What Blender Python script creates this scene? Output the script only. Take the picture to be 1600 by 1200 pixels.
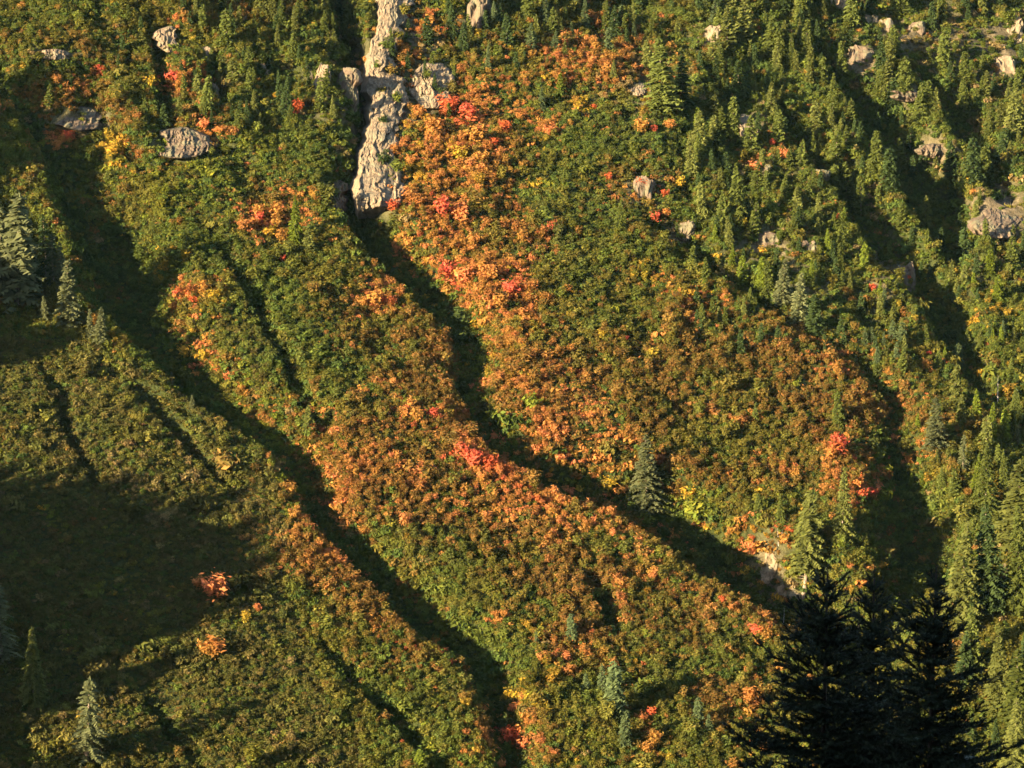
import bpy, math, random
import numpy as np

# ------------------------------------------------------------------ camera, sky, sun, exposure
SC = bpy.context.scene
COL = SC.collection
for o in list(bpy.data.objects):
    bpy.data.objects.remove(o)
HALF = 0.13333                       # half width of the picture at distance 1
cam_d = bpy.data.cameras.new('camera')
cam_d.sensor_width = 36.0
cam_d.lens = 18.0 / HALF
cam_d.clip_start = 1.0
cam_d.clip_end = 20000.0
cam = bpy.data.objects.new('camera', cam_d)
PITCH = math.radians(12.0)              # the view looks down a little
cam.rotation_euler = (math.radians(90) - PITCH, 0, 0)
COL.objects.link(cam)
SC.camera = cam

SUN_EL = math.radians(17.0)
SUN_DIR = np.array([0.743, 0.669])   # plan direction the light travels
world = bpy.data.worlds.new('World')
SC.world = world
world.use_nodes = True
wn = world.node_tree.nodes
wl = world.node_tree.links
bg = wn['Background']
sky = wn.new('ShaderNodeTexSky')
sky.sky_type = 'NISHITA'
sky.sun_disc = False
sky.sun_elevation = SUN_EL
sky.sun_rotation = math.atan2(-SUN_DIR[0], -SUN_DIR[1])
wl.new(sky.outputs[0], bg.inputs[0])
bg.inputs[1].default_value = 0.07
sun_d = bpy.data.lights.new('sun', 'SUN')
sun_d.energy = 5.0
sun_d.angle = math.radians(0.5)
sun_d.color = (1.0, 0.80, 0.50)
sun = bpy.data.objects.new('sun', sun_d)
from mathutils import Vector
sun.rotation_euler = Vector((SUN_DIR[0], SUN_DIR[1], -math.tan(SUN_EL))).to_track_quat('-Z', 'Y').to_euler()
COL.objects.link(sun)
SC.view_settings.view_transform = 'Standard'
SC.view_settings.look = 'None'
SC.view_settings.gamma = 1.0
SC.view_settings.exposure = 2.6
SC.view_settings.use_curve_mapping = False
SC.cycles.max_bounces = 5
SC.cycles.diffuse_bounces = 3
SC.cycles.transparent_max_bounces = 4
SC.cycles.use_denoising = True
SC.cycles.denoiser = 'OPENIMAGEDENOISE'
SC.cycles.denoising_input_passes = 'RGB_ALBEDO_NORMAL'

# ------------------------------------------------------------------ numeric helpers
rng = np.random.default_rng(7)
random.seed(7)

def hash2(ix, iy, seed):
    h = (ix.astype(np.int64) * 374761393 + iy.astype(np.int64) * 668265263 + seed * 974711) & 0x7fffffff
    h = ((h ^ (h >> 13)) * 1274126177) & 0x7fffffff
    h = (h ^ (h >> 16)) & 0xffff
    return h / 65535.0

def vnoise(x, y, seed=0):
    ix = np.floor(x); iy = np.floor(y)
    fx = x - ix; fy = y - iy
    fx = fx * fx * (3 - 2 * fx); fy = fy * fy * (3 - 2 * fy)
    a = hash2(ix, iy, seed); b = hash2(ix + 1, iy, seed)
    c = hash2(ix, iy + 1, seed); d = hash2(ix + 1, iy + 1, seed)
    return (a * (1 - fx) + b * fx) * (1 - fy) + (c * (1 - fx) + d * fx) * fy

def fbm(x, y, seed=0, octs=4):
    t = 0; amp = 0.5; s = 0
    for i in range(octs):
        t = t + amp * vnoise(x * 2 ** i, y * 2 ** i, seed + i * 17); s += amp; amp *= 0.55
    return t / s

def smooth(a, b, x):
    t = np.clip((x - a) / (b - a), 0, 1)
    return t * t * (3 - 2 * t)

# ------------------------------------------------------------------ the mountainside
A, B, D0 = -0.30, 0.50, 1710.0      # the slope falls to the right and towards the valley

CP, SP = math.cos(PITCH), math.sin(PITCH)
def pix_dir(u, v):
    """direction of the sight line through picture point (u, v): x and z per metre of y"""
    tx = (u - 800.0) / 800.0 * HALF; tz = (600.0 - v) / 800.0 * HALF
    f = CP + tz * SP
    return tx / f, (-SP + tz * CP) / f

def on_base(u, v):
    tx, tz = pix_dir(u, v)
    y = B * D0 / (B + A * tx - tz)
    return np.array([tx * y, y, tz * y])

def project(x, y, z):
    f = y * CP - z * SP
    return x / f / HALF * 800 + 800, 600 - (y * SP + z * CP) / f / HALF * 800

# ravines: rim points (picture u, v on the slope), depth, width of the near bank, width of the far bank
GULLIES = [      # (u, v, depth, near bank, far bank, foot of the far bank in depths)
    # main ravine
    [(455,-120,18,12,4,.7),(490,-20,18,12,4,.7),(505,60,18,12,4,.7),(530,140,16,9,4,.7),(530,225,12,8,6,.9),(485,300,12,8,7,1.4),(545,390,14,8,11,1.7),(620,450,13,8,13,1.7),
     (688,512,8.5,7,11,1.5),(691,595,6.5,6,9,1.15),(716,658,9,6,10,1.4),(768,725,14,6,11,1.6),(850,768,16,6,11,1.7),(960,800,18,6,11,1.75),(1060,878,23,10,14,1.7),
     (1150,940,25,14,14,1.6),(1230,985,20,18,18,1.4),(1330,1090,12,18,18,1.2)],
    # ravine beside the meadow
    [(-60,130,0,10,20,1),(10,190,7,10,24,1.5),(60,290,11,9,26,1.6),(100,390,13,9,24,1.8),(130,480,13,9,20,1.9),(190,545,11,8,14,1.9),(265,605,10,7,11,1.9),(330,660,10,7,11,1.9),(420,722,9,7,9,2),(442,775,7.5,6,8,1.8),
     (470,830,8,6,8,1.9),(520,870,8.5,6,8,1.9),(580,920,9,7,9,1.9),(640,985,9,7,10,1.9),(700,1030,9.5,8,10,1.8),(728,1085,8,8,9,1.5),(748,1140,7,7,9,1.4),(765,1260,6,7,9,1.4)],
    # narrow rill between them
    [(300,330,0,2,5,1),(345,420,4.8,2,5,1.2),(380,490,4.8,2,5,1.2),(420,550,4.16,2,5,1.2),(450,610,3.84,2,5,1.2),(480,655,5.6,2,5,1.3),(492,690,4,2,5,1.2),(475,760,0,2,5,1)],
    # rills in the meadow
    [(50,560,0,1.5,3,1),(80,610,3.52,1.5,3,1.2),(85,660,3.2,1.5,3,1.2),(100,700,3.52,1.5,3,1.2),(130,750,2.88,1.5,3,1.2),(150,790,0,1.5,3,1)],
    [(150,570,0,1.5,3,1),(200,620,3.52,1.5,3,1.2),(240,665,4.8,2,3,1.2),(300,720,3.84,2,3,1.2),(350,775,1.92,1.5,3,1),(380,800,0,1.5,3,1)],
    [(90,560,0,1.5,3,1),(150,600,2.4,1.5,3,1),(210,610,2.56,1.5,3,1),(290,660,2.24,1.5,3,1),(340,700,0,1.5,3,1)],
    [(480,990,0,2,4,1),(510,1040,4.48,2,4,1.2),(550,1085,4.8,2,4,1.2),(600,1130,5.44,2,4,1.2),(640,1170,5.44,2,4,1.2),(700,1215,0,2,4,1)],
    [(200,1060,0,1.5,3,1),(235,1120,3.84,1.5,3,1.2),(280,1170,3.52,1.5,3,1.2),(330,1220,0,1.5,3,1)],
    [(880,860,0,2,4,1),(910,920,5.12,2,4,1.2),(930,960,5.44,2,4,1.2),(965,1010,0,2,4,1)],
    # right hand ravines
    [(1000,340,0,3,6,1),(1050,385,6,3,6,1.5),(1110,440,6,3,6,1.5),(1160,470,7,4,6,1.6),(1215,520,4,3,6,1.3),(1260,560,0,3,6,1)],
    [(1235,20,0,5,6,1),(1262,80,7,5,6,1.5),(1300,140,4,5,6,1.3),(1330,180,0,5,6,1)],
    [(1090,480,0,2,4,1),(1120,520,2.2,2,4,1.2),(1170,570,2.6,2,4,1.2),(1200,600,0,2,4,1)],
    [(1280,560,0,8,10,1),(1350,620,6,10,12,1.4),(1340,690,12,15,14,1.7),(1330,760,17,18,16,1.9),(1325,860,19,18,18,1.9),(1300,950,18,18,18,1.8),(1330,1090,12,18,18,1.2)],
    [(1160,110,0,6,8,1),(1230,230,8,6,8,1.7),(1290,310,10,6,9,1.9),(1340,380,12,8,11,2.0),(1390,450,14,9,12,2.0),(1440,520,11,8,12,1.8),(1500,600,6,7,9,1.4),(1560,660,0,8,10,1)],
    [(1270,80,0,8,8,1),(1310,150,11,8,8,1.9),(1345,230,17,10,10,2.1),(1395,300,16,10,10,2.1),(1440,370,9,9,9,1.6),(1490,440,0,8,8,1)],
    [(1395,50,0,6,7,1),(1440,140,9,7,7,1.8),(1480,210,11,7,7,1.9),(1525,285,7,6,7,1.5),(1560,330,0,6,7,1)],
    # gaps between the crags at the upper left
    [(215,20,0,3,4,1),(228,70,5,3,4,1.2),(232,150,5.5,3,4,1.2),(245,210,4,3,4,1.2),(255,245,0,3,4,1)],
    [(308,60,0,3,4,1),(316,100,4.5,3,4,1.1),(325,150,4.5,3,4,1.1),(350,195,0,3,4,1)],
    [(130,-30,0,4,4,1),(140,30,3,4,4,1),(150,70,0,4,4,1)],
    [(40,110,0,3,7,1),(110,165,4.5,3,7,1.3),(170,240,5,4,7,1.4),(260,330,0,4,7,1)],
]
G_PLAN = []
for gi_, g in enumerate(GULLIES):
    G_PLAN.append([(*on_base(p[0], p[1])[:2], *p[2:]) for p in g])

SPUR = [(1760,700,1150),(1600,835,1118),(1540,925,1098),(1480,970,1088),(1405,1040,1074),(1330,1120,1058)]
SPUR_P = []
for u, v, y in SPUR:
    tx, tz = pix_dir(u, v)
    SPUR_P.append((tx * y, y, tz * y))

def seg_dist(x, y, p, q):
    dx, dy = q[0] - p[0], q[1] - p[1]
    L2 = dx * dx + dy * dy
    t = ((x - p[0]) * dx + (y - p[1]) * dy) / L2
    tc = np.clip(t, 0, 1)
    ex = x - (p[0] + tc * dx); ey = y - (p[1] + tc * dy)
    L = math.sqrt(L2)
    side = (dx * (y - p[1]) - dy * (x - p[0])) / L      # left of the direction
    return np.sqrt(ex * ex + ey * ey), side, tc

# the ridge on the left, outside the picture, whose long shade lies over the meadow: (u, v) where its shade ends
SHADE_END = [(40,1300),(60,1245),(90,1190),(95,1130),(130,1085),(200,1035),(300,985),(395,930),(425,875),(405,825),(340,800),(200,780),(60,756),
             (-60,710),(-90,660),(-90,610),(-60,560),(60,548),(180,520),(225,478),(250,440),(235,405),(205,365),(175,335),(145,268),(118,208),(72,148),(-60,90),(-120,40),(-160,-60),(-200,-160)]
TS = math.tan(SUN_EL)
RIDGE = []
for u, v in SHADE_END:
    P = on_base(u, v)
    # walk towards the sun until the crest line x = -HALF*y - 95
    t = (P[0] + HALF * P[1] + 95) / (SUN_DIR[0] + HALF * SUN_DIR[1])
    drop = 6.0 if 250 <= v <= 500 else 0.0     # lets the sun reach the tops of the trees at the left
    RIDGE.append((P[0] - SUN_DIR[0] * t, P[1] - SUN_DIR[1] * t, P[2] + TS * t - drop))
RIDGE = np.array(RIDGE)
rs = -SUN_DIR[1] * RIDGE[:, 0] + SUN_DIR[0] * RIDGE[:, 1]
order = np.argsort(rs)
_g = [rs[k] for k, q in enumerate(SHADE_END) if 250 <= q[1] <= 500]
LOWER = rs[[k for k, q in enumerate(SHADE_END) if q[1] == 985][0]]
GROVE = (min(_g), max(_g))       # gap in the ridge wood, where the sun reaches the tops of the grove
RS, RX, RY, RZ = rs[order], RIDGE[order, 0], RIDGE[order, 1], RIDGE[order, 2]

def base_height(x, y):
    return A * x + B * (y - D0)

def height(x, y):
    b = base_height(x, y)
    carve = np.zeros_like(b)
    for gi_, g in enumerate(G_PLAN):
        wmax = max(p[3] + p[4] + 2.0 * p[2] for p in g) + 6
        gx = [p[0] for p in g]; gy = [p[1] for p in g]
        m = (x > min(gx) - wmax) & (x < max(gx) + wmax) & (y > min(gy) - wmax) & (y < max(gy) + wmax)
        if not m.any():
            continue
        xs, ys = x[m], y[m]
        best = np.full(xs.shape, 1e9); s = np.zeros(xs.shape); par = np.zeros((4,) + xs.shape); wsum = np.zeros(xs.shape)
        for p, q in zip(g[:-1], g[1:]):
            d, side, tc = seg_dist(xs, ys, p, q)
            k = d < best
            best[k] = d[k]
            s[k] = np.where(side[k] >= 0, d[k], -d[k])
            wgt = 1.0 / (d + 2.0) ** 3
            wsum += wgt
            for i in range(4):
                par[i] += wgt * (p[2 + i] + (q[2 + i] - p[2 + i]) * tc)
        par /= wsum
        s = s + (vnoise(xs / 7.0, ys / 7.0, 91) - 0.5) * 3.0 * np.clip(par[0] / 8, 0, 1)
        flat = np.maximum(par[1], par[3] * par[0])      # foot of the far bank
        q = np.minimum(s / par[1], (flat + par[2] - s) / par[2])
        q = np.clip(q, 0, 1)
        c = par[0] * (q - 0.09 * np.sin(2 * np.pi * q))
        # a swell along the rim
        c = c - 0.10 * par[0] * np.exp(-((s + 5) / 6.0) ** 2) * (s < 4)
        carve[m] = np.where(np.abs(c) > np.abs(carve[m]), c, carve[m])
    n = (fbm(x / 38.0, y / 38.0, 3, 3) - 0.5) * 9.0 + (fbm(x / 11.0, y / 11.0, 23, 3) - 0.5) * 3.2
    u, v = project(x, np.maximum(y, 400), np.clip(b, -700, 500))
    meadow = smooth(520, 380, u) * smooth(520, 620, v)
    n = n * (1 - 0.30 * meadow)
    crag = smooth(330, 180, v) * smooth(640, 560, u) + smooth(900, 1050, u) * smooth(650, 500, v)
    n = n + crag * (np.abs(fbm(x / 20.0, y / 20.0, 51, 3) - 0.5) * -16.0 + 2.5)
    h = b - carve + n
    # far end of the mountain levels out high above the picture
    h = np.where(h > 200, 200 + (h - 200) * 0.3, h)
    # spur at the lower right
    best = np.full(x.shape, 1e9); zc = np.zeros(x.shape); sd = np.zeros(x.shape)
    for p, q in zip(SPUR_P[:-1], SPUR_P[1:]):
        d, side, tc = seg_dist(x, y, p, q)
        k = d < best
        best[k] = d[k]; zc[k] = (p[2] + (q[2] - p[2]) * tc)[k]; sd[k] = side[k]
    spur = zc - np.where(sd > 0, 0.62, 0.95) * best + (fbm(x / 16.0, y / 16.0, 71, 3) - 0.5) * 5.0
    k = (y > 850) & (y < 1260)
    h = np.where(k, np.maximum(h, spur), h)
    # shading ridge on the left
    s = -SUN_DIR[1] * x + SUN_DIR[0] * y
    cx = np.interp(s, RS, RX); cy = np.interp(s, RS, RY); cz = np.interp(s, RS, RZ)
    dist = np.abs(SUN_DIR[0] * (x - cx) + SUN_DIR[1] * (y - cy))
    fade = np.maximum(0, RS[0] - s) + np.maximum(0, s - RS[-1])
    ridge = cz - 2.0 - 1.0 * dist - 1.0 * fade
    h = np.maximum(h, ridge)
    # valley floor and the near hillside that carries the camera
    floor_z = -520 + (fbm(x / 60.0, y / 60.0, 5, 2) - 0.5) * 6
    near = np.where(y > 0, -1.8 - 0.56 * y, -1.8 + 0.92 * -y) + 0.06 * np.abs(x)
    near = np.where(near > 130, 130 + (near - 130) * 0.05, near) + (fbm(x / 9.0, y / 9.0, 8, 2) - 0.5) * 0.8 * smooth(4, 12, np.abs(y) + np.abs(x))
    near = np.where(y > 560, near - (y - 560) * 1.5, near)
    return np.maximum(np.maximum(h, floor_z), near)

def axis(lo, hi, step, out_lo, out_hi, grow=1.22):
    core = list(np.arange(lo, hi + 1e-6, step))
    s = step
    a = [core[0]]
    while a[-1] > out_lo:
        s *= grow; a.append(a[-1] - s)
    s = step
    b = [core[-1]]
    while b[-1] < out_hi:
        s *= grow; b.append(b[-1] + s)
    return np.array(a[:0:-1] + core + b[1:])

FX0, FX1, FY0, FY1, STEP = -235.0, 245.0, 900.0, 1640.0, 1.25
fxs = np.arange(FX0, FX1 + 1e-6, STEP); fys = np.arange(FY0, FY1 + 1e-6, STEP)
FXX, FYY = np.meshgrid(fxs, fys)
FH = height(FXX, FYY)

def ground(x, y):
    x = np.asarray(x, float); y = np.asarray(y, float)
    i = np.clip((x - FX0) / STEP, 0, len(fxs) - 1.001); j = np.clip((y - FY0) / STEP, 0, len(fys) - 1.001)
    i0 = i.astype(int); j0 = j.astype(int); fi = i - i0; fj = j - j0
    return (FH[j0, i0] * (1 - fi) + FH[j0, i0 + 1] * fi) * (1 - fj) + (FH[j0 + 1, i0] * (1 - fi) + FH[j0 + 1, i0 + 1] * fi) * fj

YS = np.arange(915.0, 1635.0, 1.25)
def cast(u, v):
    """where the sight line through picture point (u, v) meets the ground"""
    u = np.atleast_1d(np.asarray(u, float)); v = np.atleast_1d(np.asarray(v, float))
    out = np.zeros((len(u), 3))
    for k in range(0, len(u), 500):
        tx, tz = pix_dir(u[k:k + 500], v[k:k + 500])
        X = tx[:, None] * YS[None]; Y = np.broadcast_to(YS[None], X.shape)
        hit = ground(X, Y) > tz[:, None] * YS[None]
        idx = np.where(hit.any(1), hit.argmax(1), len(YS) - 1)
        y = YS[idx]
        out[k:k + 500] = np.stack([tx * y, y, ground(tx * y, y)], 1)
    return out

# ------------------------------------------------------------------ materials
def new_mat(name):
    m = bpy.data.materials.new(name); m.use_nodes = True
    nt = m.node_tree
    for n in list(nt.nodes):
        nt.nodes.remove(n)
    return m, nt, nt.nodes, nt.links

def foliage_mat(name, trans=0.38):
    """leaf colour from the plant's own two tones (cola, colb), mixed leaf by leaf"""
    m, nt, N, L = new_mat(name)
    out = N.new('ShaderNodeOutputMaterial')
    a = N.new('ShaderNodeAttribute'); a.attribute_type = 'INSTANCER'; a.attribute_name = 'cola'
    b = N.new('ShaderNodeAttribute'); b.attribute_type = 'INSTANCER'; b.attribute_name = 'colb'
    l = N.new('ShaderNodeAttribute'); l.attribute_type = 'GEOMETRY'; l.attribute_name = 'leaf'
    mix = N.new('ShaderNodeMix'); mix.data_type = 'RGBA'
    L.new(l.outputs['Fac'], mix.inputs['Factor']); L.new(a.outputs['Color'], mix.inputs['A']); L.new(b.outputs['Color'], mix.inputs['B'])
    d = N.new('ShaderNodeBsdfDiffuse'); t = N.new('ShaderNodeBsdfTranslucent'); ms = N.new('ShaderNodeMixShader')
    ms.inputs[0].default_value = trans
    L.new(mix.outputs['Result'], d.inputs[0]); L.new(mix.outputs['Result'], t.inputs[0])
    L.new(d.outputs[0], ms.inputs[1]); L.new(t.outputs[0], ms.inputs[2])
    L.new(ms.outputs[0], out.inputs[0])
    return m

def simple_noise_mat(name, c0, c1, scale, rough=0.9, bump=0.0, stretch=(1, 1, 1), c2=None, scale2=0.15):
    m, nt, N, L = new_mat(name)
    out = N.new('ShaderNodeOutputMaterial'); p = N.new('ShaderNodeBsdfPrincipled')
    p.inputs['Roughness'].default_value = rough
    p.inputs['Specular IOR Level'].default_value = 0.2
    tc = N.new('ShaderNodeTexCoord'); mp = N.new('ShaderNodeMapping'); mp.inputs['Scale'].default_value = stretch
    L.new(tc.outputs['Object'], mp.inputs[0])
    n = N.new('ShaderNodeTexNoise'); n.inputs['Scale'].default_value = scale; n.inputs['Detail'].default_value = 8; n.inputs['Roughness'].default_value = 0.65
    L.new(mp.outputs[0], n.inputs['Vector'])
    r = N.new('ShaderNodeValToRGB'); r.color_ramp.elements[0].position = 0.32; r.color_ramp.elements[1].position = 0.68
    r.color_ramp.elements[0].color = (*c0, 1); r.color_ramp.elements[1].color = (*c1, 1)
    L.new(n.outputs[0], r.inputs[0])
    colour = r.outputs[0]
    if c2:
        n2 = N.new('ShaderNodeTexNoise'); n2.inputs['Scale'].default_value = scale2; n2.inputs['Detail'].default_value = 5
        L.new(tc.outputs['Object'], n2.inputs['Vector'])
        r2 = N.new('ShaderNodeValToRGB'); r2.color_ramp.elements[0].position = 0.48; r2.color_ramp.elements[1].position = 0.62
        L.new(n2.outputs[0], r2.inputs[0])
        mx = N.new('ShaderNodeMix'); mx.data_type = 'RGBA'
        L.new(r2.outputs[0], mx.inputs['Factor']); L.new(colour, mx.inputs['A']); mx.inputs['B'].default_value = (*c2, 1)
        colour = mx.outputs['Result']
    L.new(colour, p.inputs['Base Color'])
    if bump:
        bm = N.new('ShaderNodeBump'); bm.inputs['Strength'].default_value = 0.9; bm.inputs['Distance'].default_value = bump
        L.new(n.outputs[0], bm.inputs['Height']); L.new(bm.outputs[0], p.inputs['Normal'])
    L.new(p.outputs[0], out.inputs[0])
    return m

M_LEAF = foliage_mat('leaves')
M_NEEDLE = foliage_mat('needles', 0.22)
M_BARK = simple_noise_mat('bark', (0.10, 0.075, 0.055), (0.26, 0.20, 0.15), 3.0, bump=0.05, stretch=(1, 1, 0.2))
M_BARK_DARK = simple_noise_mat('dark_bark', (0.03, 0.024, 0.02), (0.07, 0.055, 0.045), 14.0, bump=0.01)
M_SNAG = simple_noise_mat('weathered_wood', (0.30, 0.25, 0.20), (0.5, 0.44, 0.37), 2.0, bump=0.03, stretch=(1, 1, 0.2))
M_ROCK = simple_noise_mat('pale_rock', (0.085, 0.062, 0.039), (0.245, 0.178, 0.112), 0.6, bump=0.7, stretch=(1, 1, 0.45), c2=(0.15, 0.125, 0.08), scale2=0.22)
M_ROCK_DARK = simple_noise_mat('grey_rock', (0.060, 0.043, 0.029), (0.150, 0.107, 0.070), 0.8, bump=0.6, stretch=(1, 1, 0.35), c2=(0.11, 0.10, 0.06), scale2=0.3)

def ground_mat():
    m, nt, N, L = new_mat('hillside_ground')
    out = N.new('ShaderNodeOutputMaterial'); p = N.new('ShaderNodeBsdfPrincipled'); p.inputs['Roughness'].default_value = 0.95
    p.inputs['Specular IOR Level'].default_value = 0.1
    tc = N.new('ShaderNodeTexCoord')
    n = N.new('ShaderNodeTexNoise'); n.inputs['Scale'].default_value = 0.35; n.inputs['Detail'].default_value = 9; n.inputs['Roughness'].default_value = 0.7
    L.new(tc.outputs['Object'], n.inputs['Vector'])
    r = N.new('ShaderNodeValToRGB')
    r.color_ramp.elements[0].position = 0.33; r.color_ramp.elements[0].color = (0.022, 0.028, 0.009, 1)
    r.color_ramp.elements[1].position = 0.70; r.color_ramp.elements[1].color = (0.060, 0.068, 0.018, 1)
    e = r.color_ramp.elements.new(0.52); e.color = (0.042, 0.050, 0.013, 1)
    L.new(n.outputs[0], r.inputs[0])
    soil = N.new('ShaderNodeValToRGB')
    soil.color_ramp.elements[0].position = 0.36; soil.color_ramp.elements[0].color = (0.075, 0.058, 0.03, 1)
    soil.color_ramp.elements[1].position = 0.64; soil.color_ramp.elements[1].color = (0.19, 0.145, 0.09, 1)
    L.new(n.outputs[0], soil.inputs[0])
    at = N.new('ShaderNodeAttribute'); at.attribute_type = 'GEOMETRY'; at.attribute_name = 'soil'
    mx = N.new('ShaderNodeMix'); mx.data_type = 'RGBA'
    L.new(at.outputs['Fac'], mx.inputs['Factor']); L.new(r.outputs[0], mx.inputs['A']); L.new(soil.outputs[0], mx.inputs['B'])
    L.new(mx.outputs['Result'], p.inputs['Base Color'])
    bm = N.new('ShaderNodeBump'); bm.inputs['Strength'].default_value = 1.0; bm.inputs['Distance'].default_value = 2.2
    L.new(n.outputs[0], bm.inputs['Height']); L.new(bm.outputs[0], p.inputs['Normal'])
    L.new(p.outputs[0], out.inputs[0])
    return m
M_GROUND = ground_mat()

# ------------------------------------------------------------------ object helpers
def mesh_obj(name, verts, faces, mats, parent=None, attrs=None, smooth_faces=False, mat_idx=None, link=True):
    me = bpy.data.meshes.new(name)
    verts = np.asarray(verts, np.float32)
    if isinstance(faces, np.ndarray):
        nf, k = faces.shape
        me.vertices.add(len(verts)); me.vertices.foreach_set('co', verts.ravel())
        me.loops.add(nf * k); me.loops.foreach_set('vertex_index', faces.astype(np.int32).ravel())
        me.polygons.add(nf); me.polygons.foreach_set('loop_start', np.arange(0, nf * k, k, dtype=np.int32))
        me.update(calc_edges=True)
    else:
        me.from_pydata([tuple(map(float, v)) for v in verts], [], faces)
        me.update()
    for m in mats:
        me.materials.append(m)
    if mat_idx is not None:
        me.polygons.foreach_set('material_index', np.asarray(mat_idx, np.int32))
    me.polygons.foreach_set('use_smooth', np.full(len(me.polygons), smooth_faces))
    for an, (dom, vals) in (attrs or {}).items():
        at = me.attributes.new(an, 'FLOAT', dom)
        at.data.foreach_set('value', np.asarray(vals, np.float32))
    o = bpy.data.objects.new(name, me)
    if link:
        COL.objects.link(o)
    if parent:
        o.parent = parent
    return o

def tag(o, label=None, cat=None, group=None, kind=None):
    if label: o['label'] = label
    if cat: o['category'] = cat
    if group: o['group'] = group
    if kind: o['kind'] = kind

# ------------------------------------------------------------------ terrain sheet
SOIL = [(1490,60,90,60,.55),(1420,60,60,50,.7),(1350,100,40,40,.8),(1440,150,40,20,.8),(1560,70,50,60,.8),(1460,240,40,30,.9),(1560,330,60,50,.9),(1180,190,45,30,.5),
        (1180,265,60,25,.5),(1000,140,60,40,.5),(1000,300,40,30,.6),(1200,390,60,30,.7),(1100,70,30,20,.7),(1060,370,25,15,.7),(1260,440,40,30,.5),(1540,420,50,30,.4),
        (1380,430,30,60,.6),(1560,880,40,60,.75),(1500,960,60,40,.7),(1200,890,30,50,.8),(1220,930,30,30,.8),(650,60,50,50,.7),(640,170,70,40,.7),(600,300,50,40,.6),
        (130,190,60,20,.7),(290,225,50,20,.7),(90,85,50,10,.6),(1590,60,30,60,.6),(720,40,50,40,.5),(560,170,50,120,.6),(500,150,30,40,.5)]
def soil_at(u, v):
    s = np.zeros_like(u)
    for (cu, cv, ru, rv, k) in SOIL:
        s = np.maximum(s, k * 1.2 * np.exp(-(((u - cu) / ru) ** 2 + ((v - cv) / rv) ** 2)))
    return np.clip(s, 0, 1)

xs = axis(FX0, FX1, STEP, -1100, 1100); ys_a = axis(FY0, FY1, STEP, 560, 2400)
near_y = axis(-30, 60, 3.0, -900, 540, 1.18)
ys = np.concatenate([near_y[near_y < ys_a[0] - 8], ys_a])
# finer columns over the shading ridge
xs = np.concatenate([xs[xs < -480], np.arange(-480, FX0 - 3, 4.0), xs[xs >= FX0]])
XX, YY = np.meshgrid(xs, ys)
ZZ = height(XX, YY)
nx, ny = len(xs), len(ys)
idx = np.arange(nx * ny).reshape(ny, nx)
quads = np.stack([idx[:-1, :-1], idx[:-1, 1:], idx[1:, 1:], idx[1:, :-1]], -1).reshape(-1, 4)
uu, vv = project(XX, np.maximum(YY, 50), ZZ)
soil = np.where(YY > 800, soil_at(uu, vv), 0)
terrain = mesh_obj('hillside', np.stack([XX, YY, ZZ], -1).reshape(-1, 3), quads, [M_GROUND], attrs={'soil': ('POINT', soil.ravel())}, smooth_faces=True)
tag(terrain, 'steep overgrown mountainside cut by dark ravines', kind='structure')

# ------------------------------------------------------------------ plant shapes
LEAF_N = 0
def shrub_mesh(name, seed, stems=16, leaves=230, height=3.0, spread=1.7, leaf=0.34, upright=0.6, low=0.0):
    """stems splaying from the root, leaf clumps along their outer part"""
    r = np.random.default_rng(seed)
    V, F, A = [], [], []
    az = r.uniform(0, 2 * np.pi, stems); tilt = np.sqrt(r.uniform(0, 1, stems)) * (1.25 - upright * 0.45)
    ln = r.uniform(0.72, 1.08, stems)
    tone = r.uniform(0, 1, stems)
    per = leaves // stems
    for s in range(stems):
        d = np.array([math.sin(tilt[s]) * math.cos(az[s]) * spread, math.sin(tilt[s]) * math.sin(az[s]) * spread, math.cos(tilt[s]) * height])
        d *= ln[s]
        for k in range(per):
            t = 0.25 + 0.75 * r.uniform() ** 0.7
            c = d * t + r.normal(0, 0.20 * spread * (1.15 - 0.6 * t), 3) * np.array([1, 1, 0.8])
            c[2] = max(c[2] - low, 0.05)
            n = c / np.linalg.norm(c) * 0.55 + d / np.linalg.norm(d) * 0.55 + r.normal(0, 0.48, 3) + np.array([0, 0, 0.1])
            n /= np.linalg.norm(n)
            a1 = np.cross(n, r.normal(0, 1, 3)); a1 /= np.linalg.norm(a1); a2 = np.cross(n, a1)
            w = leaf * r.uniform(0.6, 1.3); l = w * r.uniform(1.0, 1.7)
            b = len(V)
            V += [c - a1 * l, c + a2 * w * 0.6 + n * 0.05, c + a1 * l, c - a2 * w * 0.6 + n * 0.05]
            F.append([b, b + 1, b + 2, b + 3])
            # the tips turn colour first
            A.append(np.clip(0.15 + 0.75 * (t - 0.4) + 0.35 * (tone[s] - 0.5) + r.normal(0, 0.28), 0, 1))
    return np.array(V), np.array(F), np.array(A)

def shrub_proto(name, seed, **k):
    V, F, A = shrub_mesh(name, seed, **k)
    o = mesh_obj(name, V, F, [M_LEAF], attrs={'leaf': ('FACE', A)}, link=False)
    return o

BUSHY = [shrub_proto('thicket_shrub', 11 + i, stems=20, leaves=260, height=2.7, spread=2.0, leaf=0.27, upright=0.5) for i in range(4)]
SPIKY = [shrub_proto('maple_bush', 31 + i, stems=28, leaves=308, height=3.6, spread=1.9, leaf=0.24, upright=0.9) for i in range(4)]
HEATH = [shrub_proto('heath_tuft', 51 + i, stems=14, leaves=168, height=0.95, spread=1.55, leaf=0.22, upright=0.2) for i in range(4)]
TALL = [shrub_proto('tall_shrub', 71 + i, stems=24, leaves=480, height=4.6, spread=2.0, leaf=0.27, upright=1.1) for i in range(3)]

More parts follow.
